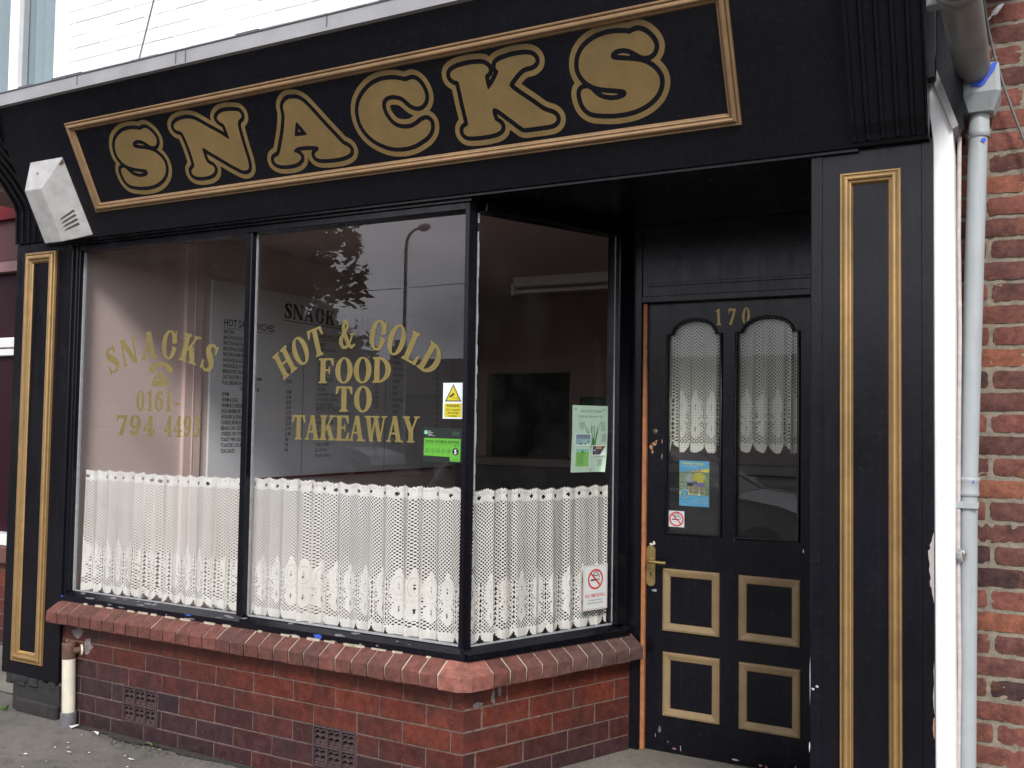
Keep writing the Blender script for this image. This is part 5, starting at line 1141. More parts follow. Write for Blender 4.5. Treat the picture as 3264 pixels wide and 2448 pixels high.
sans(mb, 'HOT SANDWICHES', BF_, 1.107, 2.158, .048, .80, .0015, bold=.015); rect(mb, BF_, 1.105, 2.144, 1.55, 2.147, .0015, (1, 1, 1))
L1 = ['BACON', 'BACON & EGG', 'BACON SAUSAGE & EGG', 'BACON & CHEESE', 'BACON & MUSHROOM', 'SAUSAGE & EGG', 'SAUSAGE & CHEESE', 'BREAKFAST BARM', 'GUT BUSTER ON LARGE BARM', 'FULL BREAKFAST TOAST &', '                     TEA OR COFFEE', 'SPAM', 'SPAM & EGG', 'SPAM & CHEESE', 'EGG BARM OR TOAST', 'BURGER & ONIONS', 'CHEESE BURGER ONIONS', 'BEANS ON TOAST', 'CHEESE ON TOAST', 'TOAST PER SLICE', 'TOASTED CRUMPET', 'TEACAKES']
P1 = ['', '£1.80', '£2.20', '', '£2.20', '', '£2.00', '', '£3.00', '', '£3.80', '£1.80', '£2.00', '£2.00', '£1.70', '£1.80', '£2.20', '£1.70', '£1.80', '30p', '30p', '60p']
for i, (a, b) in enumerate(zip(L1, P1)):
    z = 2.111-i*.0363; sans(mb, a, BF_, 1.108, z, .0250, .74, .0015, bold=.022)
    if b: sans(mb, b, BF_, 1.705, z, .0250, .70, .0015, bold=.022)
sans(mb, 'SANDWICHES', BF_, 2.025, 2.158, .040, .76, .0015); rect(mb, BF_, 2.02, 2.146, 2.44, 2.149, .0015, (1, 1, 1))
L2 = ['CHEESE', 'CHEESE & ONION', 'HAM', 'HAM & CHEESE', 'BEEF', 'CORNED BEEF', 'TUNA', 'TUNA & CHEESE', 'EGG MAYO', 'CHICKEN', 'FLAVOURED CHICKEN', 'CHICKEN & STUFFING', 'SALAD & CHEESE']
for i, a in enumerate(L2): sans(mb, a, BF_, 2.025, 2.105-i*.0363, .0245, .74, .0015); sans(mb, '£%d.%d0' % (1+i % 2, 2+(i*3) % 7), BF_, 2.72, 2.105-i*.0363, .0245, .70, .0015)
sans(mb, 'BAKED POTATOES', BF_, 2.025, 1.632, .036, .74, .0015); rect(mb, BF_, 2.02, 1.620, 2.44, 1.623, .0015, (1, 1, 1))
for i, a in enumerate(['CHEESE', 'CHEESE & BEANS', 'BEANS', 'TUNA', 'TUNA MAYO', 'CHILLI CURRY', 'EGG MAYO', 'PRAWN MAYO']): sans(mb, a, BF_, 2.025, 1.578-i*.040, .0255, .74, .0015); sans(mb, '£2.%d0' % (2+i % 5), BF_, 2.72, 1.578-i*.040, .0255, .70, .0015)
for i, a in enumerate(['TEA', 'COFFEE', 'HOT CHOCOLATE', 'CAN OF POP', 'WATER', 'MILK', 'SOUP', 'SOUP & ROLL', 'SALADS', 'CHIPS', 'PIES', 'PASTIES', 'CAKES', 'CRISPS', 'CHOCOLATE']): sans(mb, a, BF_, 2.97, 2.08-i*.05, .026, .74, .0015); sans(mb, '%dp' % (50+10*(i % 5)), BF_, 3.62, 2.08-i*.05, .026, .70, .0015)
mb.build('menu_text', INK, mn)
lt = thing('strip_light', 'unlit white fluorescent batten light fixed under the shop ceiling', 'ceiling light', (-2.9, 3.2, 2.6))
mb = MB(); mb.box(-3.42, -1.9, 3.12, 3.20, 2.625, 2.698, bev=0.003); mb.build('housing', WPAINT, lt)
mb = MB(); mb.tube([(-3.40, 3.13, 2.585), (-1.92, 3.13, 2.585)], 0.016, 14); mb.build('tube', simple('tube_glass', (0.75, 0.75, 0.75), 0.25), lt)
mb = MB(); mb.box(-3.435, -3.405, 3.11, 3.16, 2.56, 2.65, bev=.002); mb.box(-1.92, -1.89, 3.11, 3.16, 2.56, 2.65, bev=.002); mb.box(-2.65, -2.60, 3.112, 3.119, 2.65, 2.67); mb.build('tube_holder', WPAINT, lt)
ct = thing('serving_counter', 'long dark serving counter across the back of the shop', 'counter', (-2.6, 3.4, 0.06))
mb = MB(); mb.box(-4.2, -1.0, 3.45, 3.85, 1.22, 1.285, bev=.004); mb.build('worktop', simple('brown_laminate', (0.10, 0.075, 0.07), 0.45), ct)
mb = MB(); mb.box(-4.15, -1.05, 3.5, 3.8, 0.06, 1.22); mb.build('front_panel', simple('dark_panel', (0.03, 0.026, 0.026), 0.6), ct)
pf = thing('framed_notice', 'dark framed green notice hanging on the brown back wall', 'picture', (-3.15, 4.19, 1.5))
PFm = FRONT(4.197); mb = MB(); mb.ring(PFm, -3.31, 1.45, -3.06, 1.80, [(0, 0), (0, .02), (.012, .02), (.014, .004)]); mb.build('frame', DARK, pf); mb = MB(); rect(mb, PFm, -3.30, 1.46, -3.07, 1.79, .004, (.03, .09, .04)); mb.build('print', PAPERC, pf)
dp = thing('wall_cabinet', 'pale narrow cupboard beside the back doorway of the shop', 'cabinet', (-2.85, 4.1, 1.4))
mb = MB(); mb.box(-3.0, -2.6, 4.0, 4.18, 1.30, 2.12, bev=.005); mb.build('case', simple('grey_beige', (0.34, 0.29, 0.28), 0.6), dp); mb = MB(); mb.box(-2.99, -2.61, 3.99, 3.9995, 1.81, 1.818); mb.build('shelf_edge', DARK, dp)

# ------------------------------------------------------------------ pipes at both ends
wp = thing('waste_pipe', 'short upright cream waste pipe with rusty top against the brick base', 'pipe', (-4.313, -0.02, -0.03))
mb = MB(); mb.tube([(-4.306, -0.018, 0.03), (-4.318, -0.018, 0.318)], 0.0325, 20); mb.build('cream_pipe', CREAM, wp)
mb = MB(); mb.lathe((-4.318, -0.018, 0.318), (-.03, 0, 1), [(-.004, .0335), (0, .0345), (.06, .034), (.064, .0345), (.078, .033), (.079, .026), (.02, .025)], 20); mb.tube([(-4.315, -0.018, 0.352), (-4.285, 0.000, 0.356), (-4.272, 0.026, 0.357)], [.018, .017, .016], 14); mb.build('rusty_elbow', RUST, wp)
mb = MB(); mb.lathe((-4.268, 0.016, 0.357), (0.4, 0.75, 0), [(-.006, .026), (-.002, .028), (.004, .028)], 18); mb.build('wall_flange', CREAM, wp)
mb = MB(); mb.lathe((-4.306, -0.018, -0.05), (0, 0, 1), [(0, .041), (.088, .0395), (.094, .037), (.095, .033)], 20); mb.build('grey_collar', simple('grey_clay', (0.10, 0.098, 0.105), 0.6, var=0.2), wp)
dpn = thing('downpipe', 'pale grey plastic downpipe with square hopper between shop and brick house', 'downpipe', (-0.11, 0.16, -0.05))
mb = MB(); mb.tube([(-0.146, 0.16, -0.05), (-0.131, 0.16, 1.38)], 0.0295, 22); mb.build('lower_pipe', GREYP, dpn)
mb = MB(); mb.tube([(-0.1305, 0.16, 1.40), (-0.095, 0.16, 2.56)], 0.0295, 22); mb.build('upper_pipe', GREYP, dpn)
mb = MB(); mb.lathe((-0.1318, 0.16, 1.345), (.03, 0, 1), [(0, .030), (.002, .034), (.012, .0345), (.018, .0325), (.048, .0325), (.052, .0345), (.062, .0345), (.064, .030)], 24); mb.build('socket', GREYP, dpn)
mb = MB(); mb.lathe((-0.133, 0.16, 1.305), (.03, 0, 1), [(0, .0305), (0, .034), (.022, .034), (.022, .0305)], 24); mb.obox((-0.168, 0.125, 1.309), (1, 0, -.04), (0, 1, 0), (.04, 0, 1), .03, .03, .020, bev=.002); mb.box(-0.168, -0.10, 0.12, 0.128, 1.308, 1.326); mb.build('bracket', GREYP, dpn)
mb = MB(); mb.lathe((-0.094, 0.16, 2.535), (.02, 0, 1), [(0, .0305), (.001, .0335), (.026, .0335), (.027, .0320), (.09, .0325)], 24); mb.build('collar', GREYP, dpn)
mb = MB()
hx0, hx1, hy0, hy1 = -0.152, -0.026, 0.085, 0.225; zt, zm, zb_ = 2.762, 2.668, 2.612
def rg_(x0, x1, y0, y1, z, ch): return [(x0+ch, y0, z), (x1-ch, y0, z), (x1, y0+ch, z), (x1, y1, z), (x0, y1, z), (x0, y0+ch, z)]
lv = [rg_(hx0+.008, hx1-.006, hy0+.006, hy1, zt, .012), rg_(hx0, hx1, hy0, hy1, zm, .014), rg_(hx0+.018, hx1-.022, hy0+.028, hy1-.02, zb_, .012)]
vs = [p for l in lv for p in l]; mb.add(vs, [(j*6+i, j*6+(i+1) % 6, (j+1)*6+(i+1) % 6, (j+1)*6+i) for j in range(2) for i in range(6)]+[tuple(range(6)), tuple(range(12, 18))[::-1]]); mb.build('hopper', GREYP, dpn)
mb = MB(); HF = FRONT(0.0845); polyf(mb, HF, [(-.115, 2.688), (-.085, 2.683), (-.073, 2.690), (-.060, 2.712), (-.043, 2.735), (-.036, 2.758), (-.05, 2.757), (-.068, 2.735), (-.09, 2.715), (-.112, 2.705)], .0015, (1, 1, 1)); blob(mb, FRONT(.1295), -.079, 2.520, .010, .009, .0, seed=9); blob(mb, FRONT(.1295), -.115, 1.395, .004, .008, .0, seed=4); mb.build('blue_paint_patch', BLUEP, dpn)
gt = thing('gutter', 'weathered grey rainwater gutter running forward above the downpipe hopper', 'gutter', (-0.112, -0.2, 2.69))
mb = MB(); mb.tube([(-0.107, 0.17, 2.752), (-0.109, 0.06, 2.752), (-0.121, -0.545, 2.752)], 0.0535, 28); mb.build('trough', GUTP, gt)
mb = MB(); mb.lathe((-0.121, -0.53, 2.752), (-.02, -1, 0), [(0, .054), (.004, .060), (.020, .061), (.024, .0565), (.040, .0565), (.044, .061), (.058, .061), (.06, .052)], 28); mb.build('joint_ring', GUTP, gt)
mb = MB(); mb.lathe((-0.122, -0.585, 2.752), (-.02, -1, 0), [(0, .051), (.07, .051), (.072, .0001)], 28); mb.build('end_cap', GREYP, gt)
mb = MB(); mb.box(-0.205, -0.15, -0.50, -0.46, 2.735, 2.80, bev=.004); mb.build('gutter_bracket', GUTP, gt)

# ------------------------------------------------------------------ brick house on the right
bh = thing('brick_house', 'old red brick house wall with thick buff mortar at the right edge', 'house', (2.0, 2.0, 0))
mb = MB(); HFm = FRONT(0.262)
def old_col(u, v):
    k = random.random(); q = random.random()
    if q < .50: return (0.150+.06*k, 0.060+.02*k, 0.047+.014*k)
    if q < .80: return (0.100+.035*k, 0.045+.014*k, 0.039+.011*k)
    if q < .90: return (0.20+.05*k, 0.075+.02*k, 0.047+.012*k)
    return (0.058, 0.032, 0.031)
rows = []; z = 1.256-0.0735*19; i = 0
while z < 6.0: rows.append((z, z+0.0735, (-0.066 if i % 2 else 0.052)+random.uniform(-.012, .012))); z += 0.0735; i += 1
near = [r_ for r_ in rows if r_[0] < 3.4]; far = [r_ for r_ in rows if r_[0] >= 3.4]
brick_rows(mb, HFm, near, -0.18, 0.55, 0.236, 0.015, 0.0085, old_col, (), 0.0030, 0.004, 0.0145, 2)
brick_rows(mb, HFm, near, 0.55, 6.0, 0.236, 0.014, 0.011, old_col, (), 0.003, 0.004, 0.015)
brick_rows(mb, HFm, far, -0.18, 6.0, 0.236, 0.013, 0.011, old_col, (), 0.003, 0.004, 0.015)
W_ = mb.build('brick_wall', OLDB, bh)
nx, nz_ = 60, 330; xs = np.linspace(-.19, .75, nx); zs = np.linspace(-.12, 3.4, nz_); X, Z_ = np.meshgrid(xs, zs); Y = 0.2590+RNG.normal(0, .0016, X.shape)
i_ = np.arange(nx*nz_).reshape(nz_, nx); f_ = np.stack([i_[:-1, :-1], i_[:-1, 1:], i_[1:, 1:], i_[1:, :-1]], -1).reshape(-1, 4)
np_mesh('rough_mortar', np.stack([X.ravel(), Y.ravel(), Z_.ravel()], 1), f_, OLDM, W_, smooth=True)
mb = MB(); mb.box(-.19, 6.0, 0.2625, 0.5, -.12, 6.1); mb.build('wall_mortar', OLDM, W_)
mb = MB(); mb.prism([(-.19, -.1, 6.0), (-.19, 4.5, 8.4), (-.19, 9.1, 6.0)], (6.4, 0, 0)); mb.build('roof', SLATE, bh)
mb = MB(); mb.box(5.8, 6.0, 0.51, 9, -.1, 6.0); mb.box(-.18, 6.0, 8.8, 9.0, -.1, 6.0); mb.build('side_wall', OLDB, bh)
cb = thing('cable', 'thin grey cable dangling down the brick house wall past the hopper', 'cable', (0, .2, 2.4))
mb = MB(); mb.tube([(-.083, .15, 3.10), (-.074, .17, 2.98), (-.062, .18, 2.90), (-.044, .19, 2.81), (-.015, .20, 2.70), (.015, .21, 2.60), (.037, .215, 2.535), (.075, .22, 2.40), (.11, .22, 2.2)], .0042, 8); mb.build('wire', CABLE, cb)
ci = thing('cable_clip', 'white porcelain cable clip at the top of the brick house wall', 'cable clip', (-.05, .2, 2.96))
mb = MB(); mb.tube([(-.066, .2, 2.945), (-.053, .2, 2.962), (-.046, .2, 2.967), (-.03, .2, 2.985), (-.018, .2, 2.993)], [.003, .004, .011, .008, .003], 8); mb.build('clip', WPAINT, ci)
cc = thing('cable', 'pale painted cable running straight down beside the white end wall', 'cable', (-.157, .12, 0))
mb = MB(); mb.tube([(-.150, .13, 2.55), (-.154, .13, 2.2), (-.152, .13, 1.9), (-.157, .13, 1.5), (-.160, .13, 1.15), (-.158, .13, .8), (-.163, .13, .45), (-.165, .13, 0)], .0065, 8); mb.build('wire', simple('dirty_white_cable', (0.48, 0.42, 0.40), 0.7, var=0.2, scale=30), cc)
sk = MB(); sk.box(-.180, -.165, .19, .257, -.1, 2.60); 
kn = thing('pipe_fitting', 'small crumpled silver wrapped fitting beside the white end wall', 'fitting', (-.155, .115, 1.15))
mb = MB(); n = 9; vs = []
for j in range(6):
    for k in range(n):
        t = PI*j/5; w = 2*PI*k/n; r = .017*(0.8+.4*random.random()); vs.append((-.150+r*math.sin(t)*math.cos(w), .115+r*math.sin(t)*math.sin(w), 1.155+.022*math.cos(t)*(0.8+.3*random.random())))
mb.add(vs, [(j*n+k, j*n+(k+1) % n, (j+1)*n+(k+1) % n, (j+1)*n+k) for j in range(5) for k in range(n)]); mb.build('foil', CHROME, kn)
ov = thing('cable', 'dark overhead cable slanting in front of the white upper wall', 'cable', (-4.1, 0.05, 3.3))
mb = MB(); mb.tube([(-4.00, -.02, 3.26), (-3.985, .02, 3.42), (-3.94, .03, 3.60), (-3.89, .04, 3.80), (-3.84, .05, 4.1), (-3.80, .06, 4.6)], .0045, 8); mb.build('wire', CABLE, ov)

# ------------------------------------------------------------------ red shop on the left
rs = thing('red_shop', 'red painted neighbouring shopfront set back at the left edge', 'shop', (-8.0, 1.0, 0))
def xz(z): return (z-1.56)*1.249+1.56
mb = MB(); mb.box(-11, -5.0, .88, 1.1, xz(2.70), 5.0); mb.box(-11, -5.0, .82, .88, xz(2.67), xz(2.70)); mb.build('fascia', REDP, rs)
mb = MB(); mb.box(-11, -5.0, .86, 1.1, xz(2.44), xz(2.669)); mb.build('blind_box', simple('deep_red', (0.075, 0.006, 0.012), 0.45), rs)
mb = MB(); mb.box(-11, -5.0, .84, 1.1, xz(2.375), xz(2.433)); mb.build('window_head', simple('dusty_pink', (0.28, 0.15, 0.15), 0.6), rs)
mb = MB(); mb.box(-11, -5.0, .90, 1.1, xz(.915), xz(2.37)); mb.build('window_glass', MAROON, rs)
mb = MB(); mb.box(-11, -5.0, .85, .8995, xz(1.945), xz(2.002), bev=.005); mb.box(-11, -5.0, .86, .8995, xz(1.90), xz(1.94), bev=.005); mb.build('window_rail', WPAINT, rs)
mb = MB(); mb.box(-11, -5.0, .80, 1.1, xz(.85), xz(.911), bev=.005); mb.build('window_sill', WPAINT, rs)
mb = MB(); mb.box(-11, -5.0, .78, 1.1, xz(.755), xz(.848), bev=.008); mb.build('sill_course', SILLB if False else simple('dull_red_sill', (0.12, 0.05, 0.042), 0.8), rs)
mb = MB(); RF_ = FRONT(.845); rows = [(-.10+.1*i, .10*i, -6.0 if i % 2 else -6.12) for i in range(8)]
brick_rows(mb, RF_, rows[:-1], -8, -5.0, .26, .008, .004, base_col('ret'), (), .0015, .003); mb.build('brick_base', BRICK, rs)
mb = MB(); mb.box(-11, -5.0, .846, 1.1, -.1, .56); mb.build('mortar', MORT, rs)
mb = MB(); mb.box(-11, -5.92, .4, 1.2, 5.0, 7.0); mb.build('upper_wall', simple('pale_render', (0.5, 0.48, 0.46), .8), rs)
fo = flat('forecourt', -9, -4.92, .16, .84, -.012, CONC)

# ------------------------------------------------------------------ litter and weeds
def weed(x, y, lab, n, sc):
    t = thing('weed', lab, 'weed', (x, y, -.03), 'weeds at the foot of the wall'); mb = MB(); rr = random.Random(n)
    for k in range(n):
        a = rr.uniform(0, 2*PI); l = sc*rr.uniform(.6, 1.1); w = l*.33; dx, dy = math.cos(a), -abs(math.sin(a))*.8; up = rr.uniform(.4, 1.2)
        P0 = V3((x, y, -.03)); P1 = P0+V3((dx*l*.5, dy*l*.5, l*up*.6)); P2 = P0+V3((dx*l, dy*l, l*up*.75)); s_ = V3((-dy, dx, 0))*w/2
        mb.add([P0, P1-s_, P2, P1+s_], [(0, 1, 2, 3)], (.07+.05*rr.random(), .15+.05*rr.random(), .035))
    mb.build('leaf', simple('weed_leaf', (1, 1, 1), .7, col_attr=True), t)
weed(-3.69, -.012, 'little green weed growing below the left air vent', 9, .042)
weed(-4.80, -.03, 'small green weed at the foot of the black left pilaster', 11, .05)
dm = MB(); pts = [(-4.42, .02)]+[(-4.42+.05*k, -.035-.035*random.random()-.02*math.sin(k*.7)) for k in range(50)]+[(-1.95, .02)]  # dark strip: wall-foot dirt and the contact shadow in one colour
for k in range(1, len(pts)-2): dm.quad((pts[k][0], .022, -.0255), (pts[k][0], pts[k][1]*.45, -.0245), (pts[k+1][0], pts[k+1][1]*.45, -.0245), (pts[k+1][0], .022, -.0255), (.03, .027, .024))
o = dm.build('dirt', simple('dirt_and_shade', (1, 1, 1), .95, var=.5, scale=60, bump=.8, bscale=80, col_attr=True)); o['kind'] = 'stuff'; tag(o, 'dirt strip with painted contact shadow along the foot of the red brick base', 'dirt')
LIT = [(-4.24, -.03, .012, .03, 'folded white paper scrap upright beside the grey pipe collar'), (-4.06, -.045, .03, .012, 'crushed white wrapper lying under the left air vent'), (-4.55, -.10, .016, .010, 'white scrap of paper below the black pilaster'), (-3.95, -.28, .016, .008, 'pale sliver of paper on the open pavement'), (-4.35, -.42, .014, .006, 'pale flat chewing gum spot on the pavement furthest from the wall'), (-4.1, -.40, .014, .006, 'tiny white shred on the pavement left of the other shreds'), (-3.62, -.20, .020, .008, 'torn tissue strip on the pavement below the weed'), (-4.2, -.36, .010, .005, 'white crumb on the pavement beneath the waste pipe')]
for k, (x, y, a, b, lab) in enumerate(LIT):
    mb = MB(); rr = random.Random(k); pts = [(x+a*math.cos(2*PI*i/7)*(.6+.6*rr.random()), y+b*math.sin(2*PI*i/7)*(.6+.6*rr.random()), -.022+rr.random()*(.018 if k < 2 else .004)) for i in range(7)]
    mb.add(pts, [(0, i, i+1) for i in range(1, 6)]); tag(mb.build('paper_scrap', simple('scrap_paper', (0.62, 0.61, 0.58), .8), None), lab, 'litter', 'litter on the pavement')
mb = MB()
for k in range(1100):
    x = random.uniform(-4.9, -2.5); y = .012-abs(random.gauss(0, .045)); r = random.uniform(.0015, .007); z = -.034+.004*random.random()
    c = random.choice([(.05, .045, .04), (.11, .10, .09), (.16, .15, .13), (.07, .04, .03)])
    mb.add([(x-r, y, z), (x, y-r, z), (x+r, y, z), (x, y+r, z), (x, y, z+r*.9)], [(0, 1, 4), (1, 2, 4), (2, 3, 4), (3, 0, 4)], c)
for k in range(60):
    x, y = random.uniform(-5.2, -2.9), -random.uniform(.08, .75); r = random.uniform(.002, .006); z = -.03+.004*random.random()
    mb.add([(x-r*2, y, z), (x, y-r, z+.003), (x+r*1.6, y, z+.002), (x, y+r, z+.004)], [(0, 1, 2, 3)], random.choice([(.55, .54, .5), (.4, .38, .35), (.06, .055, .05)]))
o = mb.build('grit', simple('grit', (1, 1, 1), .9, col_attr=True)); o['kind'] = 'stuff'; tag(o, 'loose grit and tiny litter crumbs scattered along the foot of the brick wall', 'grit')
# ------------------------------------------------------------------ across the street (seen in the glass)
CARGLASS = simple('car_glass', (0.02, 0.025, 0.03), 0.08); TYRE = simple('tyre_rubber', (0.02, 0.02, 0.02), 0.8); ALLOY = simple('alloy_rim', (0.45, 0.45, 0.46), 0.35, 0.6); LAMPM = simple('lamp_lens', (0.5, 0.5, 0.5), 0.15); REDL = simple('red_lens', (0.35, 0.01, 0.01), 0.2)
def car(label, x, y, rot, col, van=False):
    t = thing('parked_car', label, 'car', (x, y, -0.14), 'cars parked along the road'); pm = simple('car_paint', col, 0.25, 0.2, var=0.02)
    c, s = math.cos(rot), math.sin(rot); X = lambda a, b, z: (x+a*c-b*s, y+a*s+b*c, z-.14)
    Ls, W = 2.05, .86
    low = [(-2.05, .45), (-2.0, .85), (-1.9, .98), (-1.2, 1.0), (0.9, .96), (1.55, .86), (2.0, .70), (2.07, .45), (1.9, .26), (-1.95, .26)]
    roof = [(-1.88, .98), (-1.55, 1.44), (-.6, 1.50), (.15, 1.44), (1.0, .95)] if not van else [(-1.95, .98), (-1.85, 1.85), (.3, 1.85), (1.15, 1.0)]
    mb = MB(); n = len(low)
    A = [X(a, -W, z) for a, z in low]; B = [X(a, W, z) for a, z in low]; A2 = [X(a*.985, -W*.90, z+(.03 if z > .8 else 0)) for a, z in low]; B2 = [X(a*.985, W*.90, z+(.03 if z > .8 else 0)) for a, z in low]
    mb.add(A2+A+B+B2, [tuple(range(n))[::-1], tuple(range(3*n, 4*n))]+[(j*n+i, j*n+(i+1) % n, (j+1)*n+(i+1) % n, (j+1)*n+i) for j in range(3) for i in range(n)]); body = mb.build('body', pm, t)
    mb = MB(); m = len(roof); ws = [W*.86 if z < 1.1 else W*.70 for _, z in roof]
    A = [X(a, -w, z) for (a, z), w in zip(roof, ws)]; B = [X(a, w, z) for (a, z), w in zip(roof, ws)]
    mb.add(A+B, [tuple(range(m))[::-1], tuple(range(m, 2*m))]+[(i, i+1, m+i+1, m+i) for i in range(m-1)]); mb.build('glasshouse', CARGLASS, t)
    mb = MB(); top = [i for i in range(m) if roof[i][1] > 1.3]; k0, k1 = top[0], top[-1]
    mb.add([X(roof[i][0]-(.05 if i == k0 else 0), sg*(ws[i]+.01), roof[i][1]+.012) for sg in (-1, 1) for i in top], [(i, i+1, len(top)+i+1, len(top)+i) for i in range(len(top)-1)])
    for sg in (-1, 1):
        for (a0, z0, a1, z1, w0, w1) in ((roof[0][0], roof[0][1], roof[k0][0], roof[k0][1], ws[0], ws[k0]), (roof[-1][0], roof[-1][1], roof[k1][0], roof[k1][1], ws[-1], ws[k1]), (-.35, 1.0, -.35, 1.48 if not van else 1.84, W*.86, W*.71)):
            mb.tube([X(a0, sg*(w0+.005), z0), X(a1, sg*(w1+.005), z1)], .035, 6)
    mb.build('roof', pm, t)
    for a in (-1.28, 1.32):
        for sg in (-1, 1):
            mb = MB(); ax = unit(V3(X(0, sg, 0))-V3(X(0, 0, 0))); mb.lathe(X(a, sg*(W-.16), .31), ax, [(0, .2), (0, .30), (.03, .315), (.15, .315), (.18, .29), (.18, .2)], 24); w_ = mb.build('wheel', TYRE, t)
            mb = MB(); mb.lathe(X(a, sg*(W-.02), .31), ax, [(0, .215), (.03, .205), (.015, .14), (.035, .05), (.036, .001)], 20); mb.build('rim', ALLOY, w_)
    for sg in (-1, 1):
        mb = MB(); mb.obox(X(1.9, sg*.55-.14, .62), (c, s, 0), (-s, c, 0), (0, 0, 1), .16, .28, .14, bev=.03); mb.build('headlight', LAMPM, t)
        mb = MB(); mb.obox(X(-2.06, sg*.62-.12, .72), (c, s, 0), (-s, c, 0), (0, 0, 1), .1, .24, .2, bev=.03); mb.build('tail_light', REDL, t)
        mb = MB(); mb.obox(X(.75, sg*(W+.03)-.06, .98), (c, s, 0), (-s, c, 0), (0, 0, 1), .14, .12, .1, bev=.03); mb.build('mirror', pm, t)
car('silver hatchback parked at the near kerb left of the shop', -9.3, -5.95, 0.02, (0.13, 0.13, 0.14))
car('white car parked at the near kerb in front of the shop', -3.75, -6.0, 0.0, (0.66, 0.66, 0.66))
car('silver car on the far side of the road below the tree', -18.4, -19.6, 0.0, (0.36, 0.36, 0.38))
car('dark blue car on the far side of the road by the lamp post', -13.0, -20.0, PI, (0.012, 0.014, 0.025))

lp = thing('street_lamp', 'tall grey swan neck street lamp on the far pavement', 'street lamp', (-17.4, -21.8, -.03))
mb = MB(); mb.tube([(-17.4, -21.8, -.03), (-17.4, -21.8, 1.5), (-17.4, -21.8, 1.52), (-17.4, -21.8, 7.2)], [.09, .09, .06, .055], 14); mb.build('column', STEEL, lp)
mb = MB(); mb.tube([(-17.4, -21.8, 7.2), (-17.37, -21.8, 7.45), (-17.28, -21.8, 7.66), (-17.12, -21.8, 7.78), (-16.9, -21.8, 7.84)], [.055, .05, .045, .04, .04], 12); mb.build('arm', STEEL, lp)
mb = MB(); mb.lathe((-16.95, -21.8, 7.84), (1, 0, .05), [(0, .04), (.08, .10), (.25, .13), (.40, .10), (.48, .03), (.481, .001)], 16); mb.build('lantern', simple('lantern_grey', (0.45, 0.45, 0.45), .4), lp)
ow = thing('overhead_wire', 'thin overhead telephone wire strung across the street', 'wire', (-15, -24, 6))
mb = MB(); mb.tube([(-40+2.5*k, -26+.2*k, 6.6-.25*math.sin(PI*k/20)) for k in range(21)], .012, 5); mb.build('strand', CABLE, ow)
RED_BR = simple('far_brown_brick', (0.16, 0.10, 0.085), .85, var=.2, scale=3); PALE = simple('far_pale_render', (0.38, 0.34, 0.33), .85, var=.1, scale=1.5)
def bungalow(label, x0, x1, y, wallm):
    t = thing('bungalow', label, 'bungalow', ((x0+x1)/2, y, -.05)); mb = MB(); mb.box(x0, x1, y-7, y, -.1, 2.75); mb.build('wall', wallm, t)
    mb = MB(); mb.prism([(x0-.3, y+.4, 2.7), (x0-.3, y-3.5, 4.4), (x0-.3, y-7.4, 2.7)], (x1-x0+.6, 0, 0)); rf = mb.build('roof', SLATE, t)
    mb = MB(); mb.box(x0+2, x0+2.7, y-3.8, y-3.2, 4.0, 5.0); mb.box(x0+2.1, x0+2.3, y-3.6, y-3.4, 5.0, 5.3); mb.build('chimney', RED_BR, rf)
    for k in range(int((x1-x0)/3.6)):
        wx = x0+1.2+3.6*k; mb = MB()
        if k % 3 == 1: mb.box(wx, wx+.95, y, y+.05, -.05, 2.1, bev=.01); mb.build('door', MAROON, t)
        else:
            mb.ring(FRONT(0) if False else frame((0, y+.01, 0), (-1, 0, 0), (0, 0, 1), (0, 1, 0)), -(wx+1.7), .95, -wx, 2.2, [(0, 0), (0, .06), (.07, .06), (.07, .0)]); mb.box(wx+.82, wx+.88, y+.01, y+.05, 1.0, 2.15); w_ = mb.build('window', WPAINT, t)
            mb = MB(); mb.quad((wx+.07, y+.012, 1.02), (wx+1.63, y+.012, 1.02), (wx+1.63, y+.012, 2.13), (wx+.07, y+.012, 2.13)); mb.build('pane', CARGLASS, w_)
bungalow('long pale bungalow with a dark tiled roof across the street', -27, -2, -28.5, PALE)
bungalow('brown brick bungalow beyond the pale one across the street', 0, 14, -28.5, RED_BR)
bungalow('brown brick bungalow far to the left across the street', -49, -31, -28.5, RED_BR)
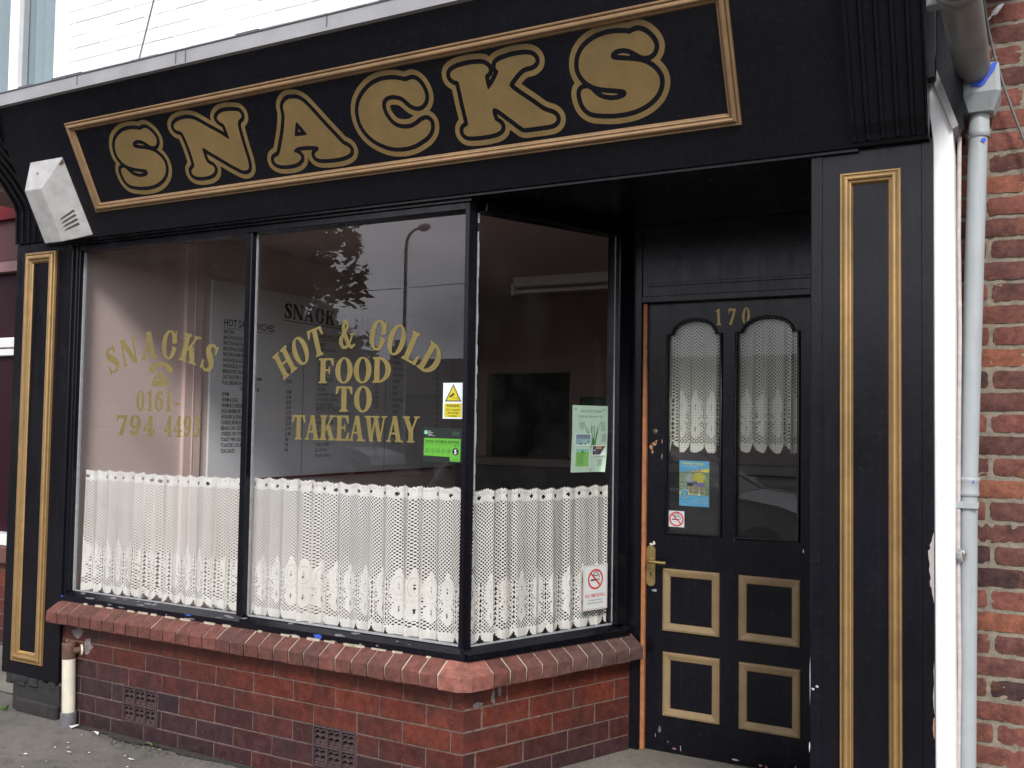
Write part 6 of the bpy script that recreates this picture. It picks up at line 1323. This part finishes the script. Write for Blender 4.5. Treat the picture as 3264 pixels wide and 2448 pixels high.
def tree(label, x, y, h, R, base, seed, n):
    rg = np.random.default_rng(seed); t = thing('tree', label, 'tree', (x, y, -.03)); mb = MB(); mb.tube([(x, y, -.1), (x+.1, y, 2.2), (x, y+.1, 5), (x+.15, y, h*.9)], [.34, .27, .18, .04], 12)
    C_, S_ = [], []
    for k in range(320):
        q = rg.uniform(.0, 1); z = base+(h-base)*q; L = R*(1-q)**.55*rg.uniform(.65, 1.08)+.4; a = rg.uniform(0, 2*PI)
        dz = L*rg.uniform(-.12, .22); mb.tube([(x, y, z), (x+math.cos(a)*L*.5, y+math.sin(a)*L*.5, z+dz*.7), (x+math.cos(a)*L*.96, y+math.sin(a)*L*.96, z+dz)], [.06, .035, .01], 5)
        m = n//320; r = rg.uniform(0.15, 1, m)**.6; w = rg.normal(0, .34, m)*r
        cx = x+np.cos(a)*L*r-np.sin(a)*w; cy = y+np.sin(a)*L*r+np.cos(a)*w; cz = z+dz*r+rg.normal(0, .32, m)-.1
        C_.append(np.stack([cx, cy, cz], 1)); S_.append(np.full(m, rg.uniform(.2, .8))+rg.normal(0, .15, m))
    mb.build('trunk', RUST, t)
    c = np.concatenate(C_); sh = np.clip(np.concatenate(S_), 0, 1); N = len(c); d1 = rg.normal(0, 1, (N, 3)); d1[:, 2] *= .4; d1 /= np.linalg.norm(d1, axis=1)[:, None]; d2 = np.cross(d1, rg.normal(0, 1, (N, 3))); d2 /= np.linalg.norm(d2, axis=1)[:, None]
    sz = rg.uniform(.11, .27, N)[:, None]; v = np.stack([c-d1*sz, c-d2*sz*.4, c+d1*sz, c+d2*sz*.4], 1).reshape(-1, 3)
    np_mesh('crown', v, np.arange(4*N).reshape(-1, 4), LEAF, t, {'shade': np.repeat(sh, 4)})
LEAF = m_leaf('olive_needles', [(0.0, (0.05, 0.046, 0.02)), (0.5, (0.11, 0.096, 0.042)), (1.0, (0.20, 0.17, 0.075))])
tree('large olive green evergreen across the street left of the lamp post', -25.2, -17.8, 20.0, 7.6, 3.0, 3, 260000)
tree('second evergreen further along the far pavement to the left', -33.5, -22.5, 11.0, 5.5, 2.4, 5, 24000)
